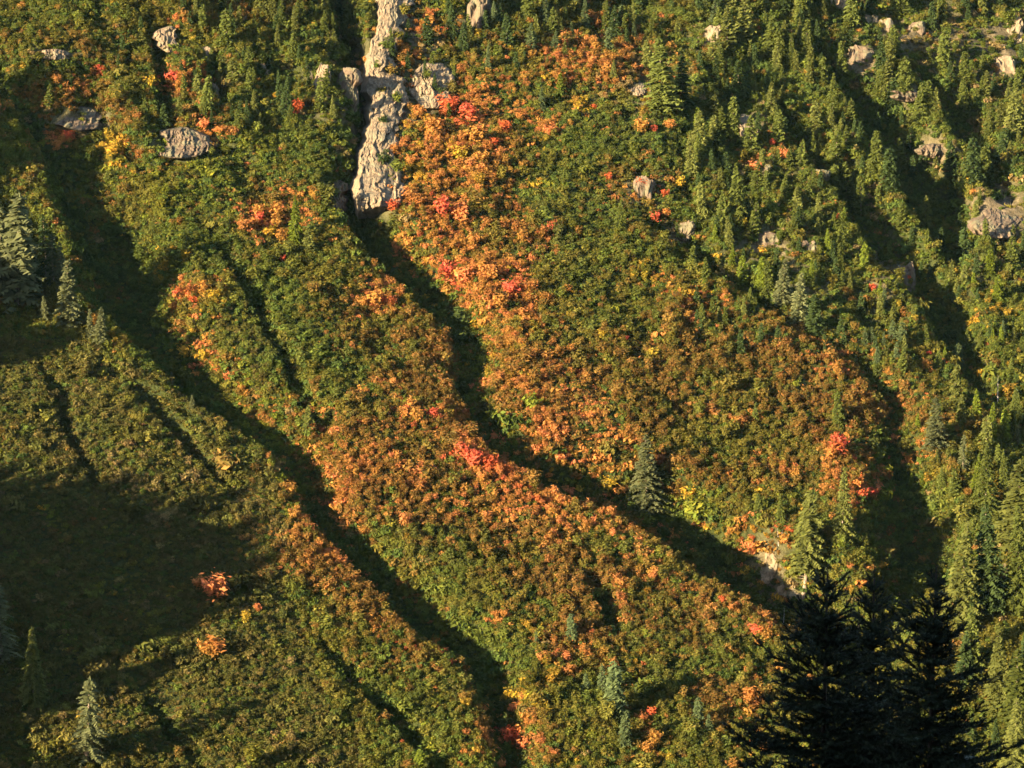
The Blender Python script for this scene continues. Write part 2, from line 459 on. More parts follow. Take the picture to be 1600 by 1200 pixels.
def conifer_mesh(seed, h=20.0, r0=3.2, whorls=26, per=6, droop=0.25, up=0.15, bare=0.06, gap=0.0, spray=0.55, ragged=0.25, power=0.85):
    """crown of separate boughs: every bough a row of paired needle sprays"""
    r = np.random.default_rng(seed)
    V, F, A = [], [], []
    for wI in range(whorls):
        f = bare + (1 - bare) * (wI + r.uniform(-0.3, 0.3)) / whorls
        f = min(max(f, bare), 0.985)
        R = r0 * (1 - f) ** power + 0.12
        if f < bare + 0.12: R *= 0.75 + 2.0 * (f - bare)
        a0 = r.uniform(0, 6.28)
        for k in range(per):
            if r.uniform() < gap: continue
            a = a0 + 6.283 * k / per + r.normal(0, 0.25)
            L = R * r.uniform(1 - ragged, 1 + ragged * 0.5)
            z = f * h + r.normal(0, 0.25)
            dirv = np.array([math.cos(a), math.sin(a), 0]); side = np.array([-math.sin(a), math.cos(a), 0])
            tone = r.uniform(-0.2, 0.2)
            n = max(3, int(L / spray * 1.25))
            for j in range(n):
                t = (j + 0.6) / n
                c = dirv * L * t + np.array([0, 0, z + L * (up * t - droop * t * t * 1.4)])
                wdt = spray * (0.55 + 0.75 * math.sin(math.pi * min(1, t * 0.9 + 0.12))) * min(1.0, 0.5 + L / 2.5)
                for sg in (-1, 1):
                    tip = c + side * sg * wdt * r.uniform(0.9, 1.5) + dirv * wdt * r.uniform(0.5, 1.1) + np.array([0, 0, r.uniform(-1.25, -0.15) * wdt])
                    b = len(V)
                    V += [c - dirv * wdt * 0.45 + np.array([0, 0, wdt * r.uniform(-.1, .35)]), c + dirv * wdt * 0.85 + np.array([0, 0, wdt * r.uniform(-.5, .3)]), tip]
                    F.append([b, b + 1, b + 2] if sg > 0 else [b, b + 2, b + 1])
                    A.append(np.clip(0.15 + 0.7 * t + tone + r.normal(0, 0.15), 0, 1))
            b = len(V)
            e = dirv * L + np.array([0, 0, z + L * (up - droop * 1.4)])
            V += [e - side * spray * 0.35, e + side * spray * 0.35, e + dirv * spray * 0.8 + np.array([0, 0, spray * 0.5])]
            F.append([b, b + 1, b + 2]); A.append(np.clip(0.9 + tone, 0, 1))
    for k in range(5):
        a = k * 1.256; b = len(V)
        V += [[0.10 * math.cos(a), 0.10 * math.sin(a), h * 0.94], [0.28 * math.cos(a + .6), 0.28 * math.sin(a + .6), h * 0.955], [0, 0, h * 1.01]]
        F.append([b, b + 1, b + 2]); A.append(0.7)
    return np.array(V), np.array(F), np.array(A)

def trunk_mesh(h, r, seed=0, limbs=0, limb_len=1.5):
    rr = np.random.default_rng(seed)
    V, F = [], []
    n = 7; lv = 6
    for i in range(lv):
        t = i / (lv - 1)
        rad = r * (1 - 0.93 * t) * (1.35 if i == 0 else 1)
        cx, cy = (rr.normal(0, 0.06 * r * 3, 2) if 0 < i < lv - 1 else (0, 0))
        for k in range(n):
            V.append([cx + rad * math.cos(6.283 * k / n), cy + rad * math.sin(6.283 * k / n), -1.5 + (h + 1.5) * t])
    for i in range(lv - 1):
        for k in range(n):
            F.append([i * n + k, i * n + (k + 1) % n, (i + 1) * n + (k + 1) % n, (i + 1) * n + k])
    for q in range(limbs):
        z = h * rr.uniform(0.12, 0.97); a = rr.uniform(0, 6.28); L = limb_len * (1.05 - z / h) * rr.uniform(0.5, 1.1) + 0.25
        d = np.array([math.cos(a), math.sin(a), rr.uniform(-0.25, 0.35)]); s = np.array([-math.sin(a), math.cos(a), 0]) * r * 0.22
        c = np.array([0, 0, z]); b = len(V); up = np.array([0, 0, r * 0.25])
        V += [c - s, c + s, c + up, c + d * L]
        F += [[b, b + 1, b + 3], [b + 1, b + 2, b + 3], [b + 2, b, b + 3]]
    return np.array(V), F

KINDS = {}
def make_kind(key, seed, hgt, trunk_r, limbs=0, **k):
    V, F, A = conifer_mesh(seed, h=hgt, **k)
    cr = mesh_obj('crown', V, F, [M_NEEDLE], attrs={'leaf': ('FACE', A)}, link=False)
    tv, tf = trunk_mesh(hgt * 0.97, trunk_r, seed, limbs)
    tr = mesh_obj('trunk', tv, tf, [M_BARK], smooth_faces=True, link=False)
    KINDS.setdefault(key, []).append((hgt, cr.data, tr.data))
for i in range(3):
    make_kind('fir', 100 + i, 22, 0.30, 14, r0=3.7, whorls=30, per=7, droop=0.30, up=0.14, spray=0.62, gap=0.14, ragged=0.45, power=0.8)            # slim dense
    make_kind('spruce', 120 + i, 24, 0.36, 20, r0=5.2, whorls=28, per=8, droop=0.36, up=0.20, spray=0.62, gap=0.14, power=0.95)  # broad
    make_kind('old', 140 + i, 26, 0.42, 30, r0=4.2, whorls=30, per=6, droop=0.45, up=0.12, spray=0.5, gap=0.28, ragged=0.5, power=0.6)   # thin, ragged
    make_kind('young', 160 + i, 10, 0.16, 4, r0=2.3, whorls=15, per=7, droop=0.15, up=0.30, spray=0.50, gap=0.05, power=0.8)
    make_kind('cedar', 180 + i, 14, 0.25, 6, r0=2.9, whorls=18, per=7, droop=0.5, up=0.25, spray=0.75, gap=0.10, power=0.55, ragged=0.45)
BIG = conifer_mesh(200, h=27, r0=5.2, whorls=30, per=8, droop=0.40, up=0.28, spray=0.7, gap=0.1, power=0.62, bare=0.22, ragged=0.5)
cr = mesh_obj('crown', BIG[0], BIG[1], [M_NEEDLE], attrs={'leaf': ('FACE', BIG[2])}, link=False)
tv, tf = trunk_mesh(26.5, 0.5, 3, 40, 3.2)
tr = mesh_obj('trunk', tv, tf, [M_BARK], smooth_faces=True, link=False)
KINDS['giant'] = [(27.0, cr.data, tr.data)]
for i in range(2):
    tv, tf = trunk_mesh(18, 0.30, 31 + i, 46, 2.4)
    tr = mesh_obj('trunk', tv, tf, [M_SNAG], link=False)
    KINDS.setdefault('snag', []).append((18.0, None, tr.data))

# ------------------------------------------------------------------ leaf colours: (inner tone, tip tone)
PAL = {
    'green':  [((.058,.080,.017),(.104,.135,.026)), ((.066,.082,.017),(.120,.134,.025)), ((.048,.072,.019),(.084,.120,.028))],
    'olive':  [((.080,.085,.017),(.150,.132,.024)), ((.078,.084,.017),(.165,.130,.024)), ((.090,.088,.020),(.150,.132,.028))],
    'dark':   [((.032,.050,.016),(.060,.080,.024)), ((.036,.054,.016),(.070,.088,.026))],
    'lime':   [((.100,.125,.019),(.165,.180,.024)), ((.09,.115,.019),(.20,.19,.024))],
    'yellow': [((.16,.14,.022),(.48,.29,.035)), ((.19,.14,.022),(.55,.30,.040))],
    'rust':   [((.098,.082,.021),(.25,.110,.034)), ((.100,.078,.021),(.28,.115,.038)), ((.085,.080,.020),(.20,.112,.030))],
    'orange': [((.20,.105,.026),(.52,.20,.060)), ((.18,.11,.026),(.50,.22,.055)), ((.26,.11,.034),(.55,.18,.075))],
    'red':    [((.26,.075,.025),(.58,.115,.050)), ((.24,.070,.025),(.55,.095,.065))],
    'heath':  [((.062,.066,.018),(.112,.098,.028)), ((.066,.062,.018),(.130,.098,.034)), ((.054,.066,.018),(.096,.098,.025))],
    'tan':    [((.13,.10,.04),(.28,.19,.08))],
}
PN = list(PAL)
BASEW = {'green': .72, 'olive': .42, 'rust': .12, 'orange': .045, 'yellow': .05, 'dark': .05, 'lime': .04, 'red': .006, 'heath': .0, 'tan': .0}
# zones of autumn colour on the slope: centre, size, tilt (degrees), palette, strength
ZONES = [
    (712,188,70,40,0,'orange',1.4),(705,185,40,28,0,'red',.5),(755,232,48,36,20,'orange',1.2),(690,215,60,30,0,'yellow',.4),(640,250,40,22,0,'orange',.7),(640,300,50,22,-20,'orange',1.0),
    (655,265,45,30,0,'yellow',.5),(718,325,52,38,0,'orange',1.3),(700,340,45,35,0,'red',.15),(730,290,60,25,0,'yellow',.5),(700,380,70,25,0,'olive',.5),(728,432,60,40,20,'orange',1.4),(705,430,30,30,0,'red',.35),
    (790,462,48,36,20,'orange',1.5),(800,455,18,20,0,'red',.5),(640,395,25,25,0,'orange',.7),(770,505,40,40,0,'orange',1.2),(785,520,60,40,0,'yellow',.5),(820,385,40,30,0,'orange',.6),(830,360,40,25,0,'red',.1),
    (790,555,40,40,0,'yellow',.5),(840,610,75,45,25,'orange',1.0),(840,620,100,60,25,'rust',1.0),(880,675,85,45,25,'orange',1.1),(900,690,100,50,25,'rust',.6),(935,735,60,32,20,'orange',1.1),(880,745,80,22,30,'yellow',.8),(870,745,90,22,30,'lime',.8),
    (745,560,22,70,0,'lime',1.6),(770,650,26,60,-25,'lime',1.3),(800,700,30,30,0,'yellow',.5),(745,520,22,40,0,'green',1.0),
    (650,565,75,55,15,'rust',1.6),(680,590,25,50,0,'rust',1.0),(665,648,48,16,0,'orange',1.0),(665,650,40,16,0,'red',.4),(625,620,50,30,0,'rust',.6),
    (560,760,70,62,20,'orange',1.5),(560,750,85,80,20,'rust',1.4),(540,780,40,30,0,'red',.22),(515,715,30,25,0,'olive',.6),
    (745,712,42,26,25,'red',1.6),(735,690,45,28,20,'orange',1.0),(720,680,50,30,0,'rust',.6),(810,765,80,18,30,'orange',1.3),(800,770,70,16,30,'red',.35),(900,790,70,18,22,'orange',1.5),(880,785,60,14,22,'red',.35),(990,822,60,14,20,'orange',1.3),(830,800,90,24,20,'orange',.5),(1000,860,40,20,20,'rust',.8),
    (880,860,120,30,10,'rust',.4),(960,850,120,45,20,'green',.9),(985,870,60,30,0,'lime',.7),(1050,870,40,20,0,'olive',.8),
    (425,330,46,44,30,'orange',1.4),(410,345,24,22,0,'red',.5),(440,370,30,24,0,'yellow',.6),(430,300,40,30,0,'rust',.7),(430,410,30,12,0,'red',.2),(490,420,70,40,30,'olive',1.0),(585,467,26,18,0,'red',.5),(585,467,30,22,0,'orange',1.6),(550,490,24,16,0,'rust',1.4),(530,495,90,40,20,'olive',.6),
    (460,520,80,60,20,'green',.9),(540,560,60,40,20,'green',.7),(570,590,70,50,0,'olive',.6),(410,470,50,50,0,'green',1.0),
    (300,290,60,60,0,'lime',1.0),(330,330,60,70,20,'green',1.4),(370,390,50,40,30,'green',1.0),(240,300,60,30,0,'olive',.9),(210,330,60,20,0,'rust',.8),(300,340,60,14,0,'orange',.25),
    (385,600,75,30,45,'lime',.8),(420,660,70,25,45,'lime',1.4),(455,735,30,60,10,'lime',1.3),(350,585,60,20,40,'red',.22),(355,580,60,22,40,'orange',.9),(405,625,40,18,30,'rust',1.1),(300,545,25,30,40,'yellow',.6),(380,545,50,50,40,'heath',2.0),(330,500,45,30,20,'heath',.9),(450,700,40,20,30,'rust',.5),
    (320,462,40,20,0,'orange',.9),(290,462,20,14,0,'red',.6),(330,470,25,25,0,'yellow',.8),(270,520,30,30,0,'rust',.8),
    (455,855,55,35,30,'orange',.6),(480,850,70,40,30,'rust',.9),(520,880,60,24,40,'orange',1.0),(560,930,60,30,35,'rust',1.2),(600,965,50,30,40,'orange',.6),(650,1010,50,40,40,'rust',1.3),(660,1020,40,24,0,'red',.12),(690,1050,35,26,40,'orange',.5),(640,1060,70,50,0,'green',.8),(560,1000,60,40,0,'olive',.7),(600,1090,80,40,0,'olive',.8),
    (640,890,60,60,30,'green',1.6),(690,960,70,70,30,'green',1.8),(740,1020,50,40,30,'green',1.2),(680,900,80,60,0,'olive',.6),(770,900,90,60,0,'olive',.7),
    (900,930,50,50,0,'rust',1.3),(870,910,50,30,0,'rust',.5),(1050,930,110,45,20,'rust',1.3),(1000,960,90,40,10,'rust',.6),(900,1010,40,22,0,'orange',.9),(900,1010,40,20,0,'red',.2),(775,965,14,8,0,'orange',2),(800,1090,50,22,0,'yellow',.6),(800,1150,36,40,-20,'orange',1.1),(800,1165,26,24,0,'red',.4),(880,1100,60,60,0,'olive',.8),(1010,1170,30,24,0,'orange',.7),(1100,1040,110,50,10,'green',.8),(1100,1060,80,40,10,'rust',.5),(1195,985,26,20,0,'orange',1.2),(1165,1085,26,24,0,'orange',1.4),(1120,1100,50,50,0,'rust',.7),(1120,940,40,10,30,'red',.2),(1160,955,60,12,30,'orange',.5),
    (1010,480,130,70,15,'green',.6),(960,560,130,60,10,'olive',.9),(960,430,90,60,0,'olive',.7),(1085,460,46,22,20,'orange',.8),(1075,455,60,28,20,'yellow',.6),(1080,500,30,14,0,'orange',.8),(1110,545,130,50,20,'rust',1.1),(1230,585,120,45,15,'rust',1.7),(1040,600,120,40,10,'rust',.8),(1200,640,130,60,15,'olive',.8),(1290,570,90,24,10,'orange',.3),
    (1300,680,55,36,15,'rust',1.6),(1315,690,34,24,0,'orange',.8),(1320,690,22,18,0,'red',.4),(1160,655,24,10,0,'orange',1.2),(1180,745,100,26,0,'rust',1.0),(1230,740,80,18,0,'orange',.7),(1340,765,24,30,0,'red',.4),(1330,760,30,30,0,'orange',.6),(1240,700,80,40,0,'olive',.7),(1100,700,120,50,10,'olive',1.0),(1090,790,46,26,0,'lime',1.2),(1130,820,60,26,20,'yellow',.7),(1160,840,32,22,0,'orange',1.2),(1180,850,50,40,0,'red',.14),(1190,890,40,36,0,'yellow',.7),(1200,880,40,40,0,'orange',.6),
    (1400,640,100,40,0,'rust',.8),(1420,700,60,30,0,'orange',.3),(1440,570,60,30,0,'olive',.5),(1390,620,60,24,0,'orange',.25),
    (950,110,60,40,0,'orange',.9),(980,135,50,30,0,'yellow',.35),(1000,110,60,40,0,'tan',.7),(890,90,40,30,0,'orange',.5),(905,165,10,8,0,'yellow',2),(860,205,16,10,0,'orange',2.5),(810,182,10,8,0,'orange',2.2),(985,285,60,40,0,'rust',.9),(1000,300,40,24,0,'red',.15),(1000,300,40,20,0,'orange',.5),(860,270,70,40,0,'olive',1.0),(900,320,120,60,10,'green',1.0),(870,340,120,60,10,'dark',.5),(900,230,90,50,0,'green',.9),(1060,240,120,50,10,'green',1.2),(1040,230,100,40,10,'dark',.5),(1100,330,80,40,0,'green',.8),
    (620,100,36,20,0,'orange',.8),(650,40,40,22,0,'orange',.9),(680,45,20,14,0,'red',.4),(690,110,30,30,0,'olive',.8),(650,110,40,40,0,'dark',.8),(690,10,30,20,0,'lime',1.2),
    (65,150,40,12,0,'rust',2.4),(120,140,40,16,0,'orange',.7),(130,160,50,14,0,'rust',2.2),(250,40,200,26,0,'olive',1.4),(120,70,90,20,0,'rust',.7),(370,20,60,20,0,'rust',.8),(100,220,18,14,0,'orange',1.0),(110,212,10,9,0,'red',2),(175,240,14,16,0,'yellow',2.2),(205,240,14,8,0,'orange',1.2),(155,115,11,9,0,'red',2.2),(275,40,20,8,0,'orange',2.6),(280,130,26,12,0,'red',.5),(285,130,30,14,0,'orange',1.2),(330,205,24,14,0,'orange',1.6),(280,190,50,30,0,'rust',.8),(120,120,100,40,0,'green',.8),(60,60,60,50,0,'green',.8),(460,250,80,50,0,'green',1.5),(400,230,80,40,0,'lime',.5),(470,260,30,12,0,'rust',.6),
    (1450,450,120,60,10,'olive',.6),(1540,480,80,60,0,'yellow',.25),(1540,520,80,80,0,'green',1.0),(1400,250,200,200,0,'green',1.0),(1200,110,150,100,0,'green',1.0),(1400,250,200,200,0,'tan',.10),(1200,250,60,20,0,'orange',.35),(1480,560,40,20,0,'red',.15),
    (500,540,110,70,30,'green',1.2),(420,430,60,60,30,'green',1.0),(600,430,60,40,30,'olive',.8),(700,800,160,60,20,'rust',.4),(860,830,120,40,15,'orange',.35),(1000,690,150,60,15,'rust',.6),(1080,560,200,60,15,'rust',.5),(600,640,60,40,0,'orange',.4),(900,640,60,60,0,'orange',.5),(700,480,60,60,0,'yellow',.25),(500,500,60,60,20,'rust',.35),(990,900,160,50,15,'orange',.25),(620,950,80,60,40,'rust',.5),
    (1560,1000,100,120,0,'olive',1.6),(1560,900,60,60,0,'tan',.7),
]
# nearly bare ground on the crags and slabs: fewer plants
def palette_weights(u, v):
    W = np.zeros((len(PN), len(u)))
    for i, p in enumerate(PN):
        W[i] = BASEW[p]
    for (cu, cv, ru, rv, ang, p, k) in ZONES:
        if p in ('rust', 'orange'):
            ru, rv, k = ru * 1.1, rv * 1.12, k * (1.5 if p == 'orange' else 1.15)
        a = math.radians(ang); du = u - cu; dv = v - cv
        e = ((du * math.cos(a) + dv * math.sin(a)) / ru) ** 2 + ((-du * math.sin(a) + dv * math.cos(a)) / rv) ** 2
        W[PN.index(p)] += 1.5 * k * np.exp(-e * 1.0)
    return W

def in_meadow(u, v):
    """low heath in the lower left"""
    e1 = np.interp(v, [520, 560, 620, 700, 760, 830, 900, 1000, 1100, 1200, 1300], [60, 190, 290, 390, 430, 440, 430, 470, 500, 560, 600])
    return (u < e1 + 10) & (v > 530)

WALLS = [[(-70, 585, 672), (-20, 584, 660), (20, 583, 646), (55, 579, 636), (90, 568, 618), (125, 565, 634), (165, 570, 642), (195, 572, 628), (215, 566, 634), (240, 555, 628), (256, 551, 622), (280, 549, 642), (300, 549, 644), (322, 552, 636), (342, 560, 600)],
         [(98, 660, 706), (112, 640, 716), (135, 630, 716), (158, 640, 704), (172, 660, 690)]]
CRAGS = {  # broad outcrops: centre -> half width, half height
    (85, 85): (30, 9), (265, 62): (26, 22), (128, 186): (48, 20), (288, 224): (56, 26), (1168, 198): (28, 20), (1562, 340): (46, 36), (523, 308): (24, 28), (1418, 148): (26, 12), (1458, 236): (26, 12), (998, 140): (21, 11)}
def on_rock(u, v):
    m = np.zeros(len(u), bool)
    for w in WALLS:
        vs = [q[0] for q in w]
        m |= (v > vs[0]) & (v < vs[-1] + 8) & (u > np.interp(v, vs, [q[1] for q in w]) - 4) & (u < np.interp(v, vs, [q[2] for q in w]) - 4)
    for (cu, cv), (a, b) in CRAGS.items():
        m |= ((u - cu) / a) ** 2 + ((v - cv - 3) / (b + 4)) ** 2 < 0.9
    return m & (hash2(np.floor(u / 7), np.floor(v / 7), 77) < 0.93)

# ------------------------------------------------------------------ the thicket that covers the slope
sp = 1.1
gx, gy = np.meshgrid(np.arange(-215, 240, sp), np.arange(920, 1610, sp))
px = gx.ravel() + rng.uniform(-.5, .5, gx.size) * sp * 1.3
py = gy.ravel() + rng.uniform(-.5, .5, gx.size) * sp * 1.3
pz = ground(px, py)
pu, pv = project(px, py, pz)
keep = (pu > -90) & (pu < 1690) & (pv > -110) & (pv < 1290)
# the far side of the valley ridge and the back of the spur cannot be seen
px, py, pz, pu, pv = (a[keep] for a in (px, py, pz, pu, pv))
mead = in_meadow(pu, pv)
soil_p = soil_at(pu, pv)
clump = fbm(px / 14.0, py / 14.0, 301, 3)
keep = (rng.uniform(size=len(px)) > soil_p * 0.95) & ~on_rock(pu, pv)
gzx = (ground(px + 2, py) - ground(px - 2, py)) / 4 - A; gzy = (ground(px, py + 2) - ground(px, py - 2)) / 4 - B
steep = np.sqrt(1 + gzx ** 2 + gzy ** 2)
# the farther the plants, the fewer are needed
wild = smooth(1060, 1180, pu) * smooth(640, 520, pv) + smooth(320, 360, pu) * smooth(570, 540, pu) * smooth(215, 180, pv)
keep &= rng.uniform(size=len(px)) > wild * 0.45
far = np.interp(py, [1000, 1200, 1500], [0.0, 0.15, 0.35])
keep &= rng.uniform(size=len(px)) < np.where(mead, 0.9, (1 - far * 0.8) * 0.60 * np.clip(steep ** 2.4, 1, 4))
px, py, pz, pu, pv, mead, clump = (a[keep] for a in (px, py, pz, pu, pv, mead, clump))
N = len(px)
W = palette_weights(pu, pv)
W[:, mead] *= 0.12
dip = 0.5 * (ground(px + 11, py + 9) + ground(px - 11, py - 9)) - ground(px, py)
dip = smooth(2.0, 5.0, dip)                      # shade tint put into the leaves: darker and greener on ravine floors
for p in ('rust', 'orange', 'red', 'yellow'):
    W[PN.index(p)] *= 1 - 0.93 * dip
W[PN.index('dark')] += 1.2 * dip; W[PN.index('green')] += 0.6 * dip
W[PN.index('heath'), mead] += 1.0
W[PN.index('olive'), mead] += 0.12
W[PN.index('lime'), mead] += 0.05
W[PN.index('tan'), mead] += 0.10; W[PN.index('rust'), mead] += 0.05
gum = -np.log(-np.log(rng.uniform(1e-6, 1 - 1e-6, W.shape)))
corr = np.stack([fbm(px / 6.0, py / 6.0, 400 + i * 13, 2) for i in range(len(PN))])
corr2 = np.stack([fbm(px / 22.0, py / 22.0, 900 + i * 13, 2) for i in range(len(PN))])
score = np.log(W + 1e-5) + 0.55 * gum + (corr - 0.5) * 6.0 + (corr2 - 0.5) * 3.0
pick = score.argmax(0)
cola = np.zeros((N, 4), np.float32); colb = np.zeros((N, 4), np.float32); cola[:, 3] = colb[:, 3] = 1
for i, p in enumerate(PN):
    m = pick == i
    opts = PAL[p]; ch = rng.integers(0, len(opts), m.sum())
    cola[m, :3] = np.array([o[0] for o in opts])[ch]; colb[m, :3] = np.array([o[1] for o in opts])[ch]
mean_a = np.array([np.mean([o[0] for o in PAL[p]], 0) for p in PN]); mean_b = np.array([np.mean([o[1] for o in PAL[p]], 0) for p in PN])
Wn = (W / W.sum(0)).T
cola[:, :3] = 0.60 * cola[:, :3] + 0.40 * (Wn @ mean_a); colb[:, :3] = 0.60 * colb[:, :3] + 0.40 * (Wn @ mean_b)
br = rng.lognormal(0, 0.16, (N, 1)).astype(np.float32)
cola[:, :3] *= br; colb[:, :3] *= br
colb[:, 1] *= rng.uniform(0.85, 1.15, N)

PROTO = bpy.data.collections.new('plant_shapes')
ALLP = []
for i, o in enumerate(BUSHY + SPIKY + HEATH + TALL):
    o.name = 'shape_%02d' % i
    PROTO.objects.link(o); ALLP.append(o)
is_col = np.isin(pick, [PN.index(k) for k in ('orange', 'red', 'yellow', 'rust')])
kind = np.where(is_col, 4 + rng.integers(0, 4, N), rng.integers(0, 4, N))
swap = rng.uniform(size=N) < 0.35
kind = np.where(swap, rng.integers(0, 8, N), kind)
kind = np.where((rng.uniform(size=N) < 0.035) & (clump > 0.5), 12 + rng.integers(0, 3, N), kind)
low = np.zeros(N)
for (cu, cv, ru, rv, ang) in [(430,655,70,22,48),(385,560,60,26,45),(455,735,26,50,10),(300,300,50,40,0),(345,350,40,50,20),(750,590,20,60,0),(1240,612,40,14,0),(660,900,50,40,30),(1090,395,40,20,30),(560,600,40,24,0),(420,480,36,30,0),(1110,1050,60,24,10),(860,300,50,30,0)]:
    a = math.radians(ang); du = pu - cu; dv = pv - cv
    low = np.maximum(low, np.exp(-((du * math.cos(a) + dv * math.sin(a)) / ru) ** 2 - ((-du * math.sin(a) + dv * math.cos(a)) / rv) ** 2))
low = np.maximum(low, smooth(0.60, 0.68, fbm(px / 26.0, py / 26.0, 711, 3)) * 0.8)
low = (rng.uniform(size=N) < low * 1.15) & ~mead
kind = np.where(low, 8 + rng.integers(0, 4, N), kind)
kind = np.where(mead & (rng.uniform(size=N) < 0.86), 8 + rng.integers(0, 4, N), kind)
scl = rng.lognormal(-0.40, 0.32, N) * (0.68 + 0.6 * clump)
scl = np.where(low, scl * 1.2, scl)
scl = np.where(mead, scl * np.where(kind < 8, 0.66, 1.0) * rng.lognormal(0, 0.3, N) * (0.6 + 0.8 * fbm(px / 9.0, py / 9.0, 333, 2)), scl)
# greener and smaller in the ravine banks
rot = np.stack([rng.normal(0, .12, N), rng.normal(0, .12, N), rng.uniform(0, 6.283, N)], 1)

def scatter(name, pts, kinds, scales, rots, ca, cb, protos, label):
    me = bpy.data.meshes.new(name)
    me.vertices.add(len(pts)); me.vertices.foreach_set('co', np.asarray(pts, np.float32).ravel())
    me.attributes.new('kind', 'INT', 'POINT').data.foreach_set('value', np.asarray(kinds, np.int32))
    me.attributes.new('scl', 'FLOAT', 'POINT').data.foreach_set('value', np.asarray(scales, np.float32))
    me.attributes.new('rot', 'FLOAT_VECTOR', 'POINT').data.foreach_set('vector', np.asarray(rots, np.float32).ravel())
    me.attributes.new('cola', 'FLOAT_COLOR', 'POINT').data.foreach_set('color', np.asarray(ca, np.float32).ravel())
    me.attributes.new('colb', 'FLOAT_COLOR', 'POINT').data.foreach_set('color', np.asarray(cb, np.float32).ravel())
    o = bpy.data.objects.new(name, me); COL.objects.link(o)
    ng = bpy.data.node_groups.new(name + '_scatter', 'GeometryNodeTree')
    ng.interface.new_socket('Geometry', in_out='INPUT', socket_type='NodeSocketGeometry')
    ng.interface.new_socket('Geometry', in_out='OUTPUT', socket_type='NodeSocketGeometry')
    N_, L_ = ng.nodes, ng.links
    gi = N_.new('NodeGroupInput'); go = N_.new('NodeGroupOutput')
    ci = N_.new('GeometryNodeCollectionInfo'); ci.inputs['Collection'].default_value = protos
    ci.inputs['Separate Children'].default_value = True; ci.inputs['Reset Children'].default_value = True
    ip = N_.new('GeometryNodeInstanceOnPoints'); ip.inputs['Pick Instance'].default_value = True
    def attr(nm, ty):
        a = N_.new('GeometryNodeInputNamedAttribute'); a.data_type = ty; a.inputs['Name'].default_value = nm
        return next(s for s in a.outputs if s.enabled and s.name == 'Attribute')
    L_.new(gi.outputs[0], ip.inputs['Points']); L_.new(ci.outputs[0], ip.inputs['Instance'])
    L_.new(attr('kind', 'INT'), ip.inputs['Instance Index']); L_.new(attr('scl', 'FLOAT'), ip.inputs['Scale'])
    er = N_.new('FunctionNodeEulerToRotation'); L_.new(attr('rot', 'FLOAT_VECTOR'), er.inputs[0]); L_.new(er.outputs[0], ip.inputs['Rotation'])
    L_.new(ip.outputs[0], go.inputs[0])
    md = o.modifiers.new('scatter', 'NODES'); md.node_group = ng
    tag(o, label, kind='stuff')
    return o

pts = np.stack([px, py, pz - 0.15], 1)
scatter('shrub_thicket', pts[~mead], kind[~mead], scl[~mead], rot[~mead], cola[~mead], colb[~mead], PROTO, 'dense green and autumn coloured shrub thicket covering the slope')
scatter('heath_meadow', pts[mead], kind[mead], scl[mead], rot[mead], cola[mead], colb[mead], PROTO, 'low olive heath and grass tufts covering the meadow')
# low undergrowth between the shrubs
sp2 = 1.6
gx, gy = np.meshgrid(np.arange(-215, 240, sp2), np.arange(920, 1560, sp2))
qx = gx.ravel() + rng.uniform(-.6, .6, gx.size) * sp2; qy = gy.ravel() + rng.uniform(-.6, .6, gx.size) * sp2
qz = ground(qx, qy); qu, qv = project(qx, qy, qz)
k = (qu > -60) & (qu < 1660) & (qv > -60) & (qv < 1260) & (rng.uniform(size=len(qx)) > soil_at(qu, qv) * 0.7) & ~(on_rock(qu, qv) & (rng.uniform(size=len(qx)) < 0.6))
qx, qy, qz, qu, qv = (a[k] for a in (qx, qy, qz, qu, qv))
M = len(qx)
W = palette_weights(qu, qv) * 1.0; W[PN.index('green')] += .5; W[PN.index('lime')] += .12; W[PN.index('heath')] += .45; W[PN.index('tan')] += 0.05 + 0.8 * soil_at(qu, qv)
md = in_meadow(qu, qv)
W[:, md] *= 0.15; W[PN.index('heath'), md] += 0.7; W[PN.index('green'), md] += 0.15
pk = (np.log(W + 1e-5) - np.log(-np.log(rng.uniform(1e-6, 1 - 1e-6, W.shape))) * 0.7 + 4 * np.stack([fbm(qx / 8.0, qy / 8.0, 1400 + i * 13, 2) - .5 for i in range(len(PN))])).argmax(0)
qa = np.ones((M, 4), np.float32); qb = np.ones((M, 4), np.float32)
for i, p in enumerate(PN):
    m = pk == i; opts = PAL[p]; ch = rng.integers(0, len(opts), m.sum())
    qa[m, :3] = np.array([o[0] for o in opts])[ch]; qb[m, :3] = np.array([o[1] for o in opts])[ch]
qgx = (ground(qx + 2, qy) - ground(qx - 2, qy)) / 4 - A; qgy = (ground(qx, qy + 2) - ground(qx, qy - 2)) / 4 - B
qs = rng.lognormal(-0.05, 0.3, M) * np.where(md, 0.75, 0.95) * np.clip(np.sqrt(1 + qgx ** 2 + qgy ** 2), 1, 1.7)
scatter('undergrowth', np.stack([qx, qy, qz - 0.1], 1), 8 + rng.integers(0, 4, M), qs, np.stack([rng.normal(0, .15, M), rng.normal(0, .15, M), rng.uniform(0, 6.28, M)], 1), qa, qb, PROTO, 'low leafy undergrowth between the shrubs')
print('plants', N, M)

# ------------------------------------------------------------------ crags and outcrops
def ico(sub):
    import bmesh
    bm = bmesh.new(); bmesh.ops.create_icosphere(bm, subdivisions=sub, radius=1.0)
    V = np.array([v.co[:] for v in bm.verts]); F = np.array([[v.index for v in f.verts] for f in bm.faces]); bm.free()
    return V, F
ICO = {4: ico(4), 5: ico(5)}

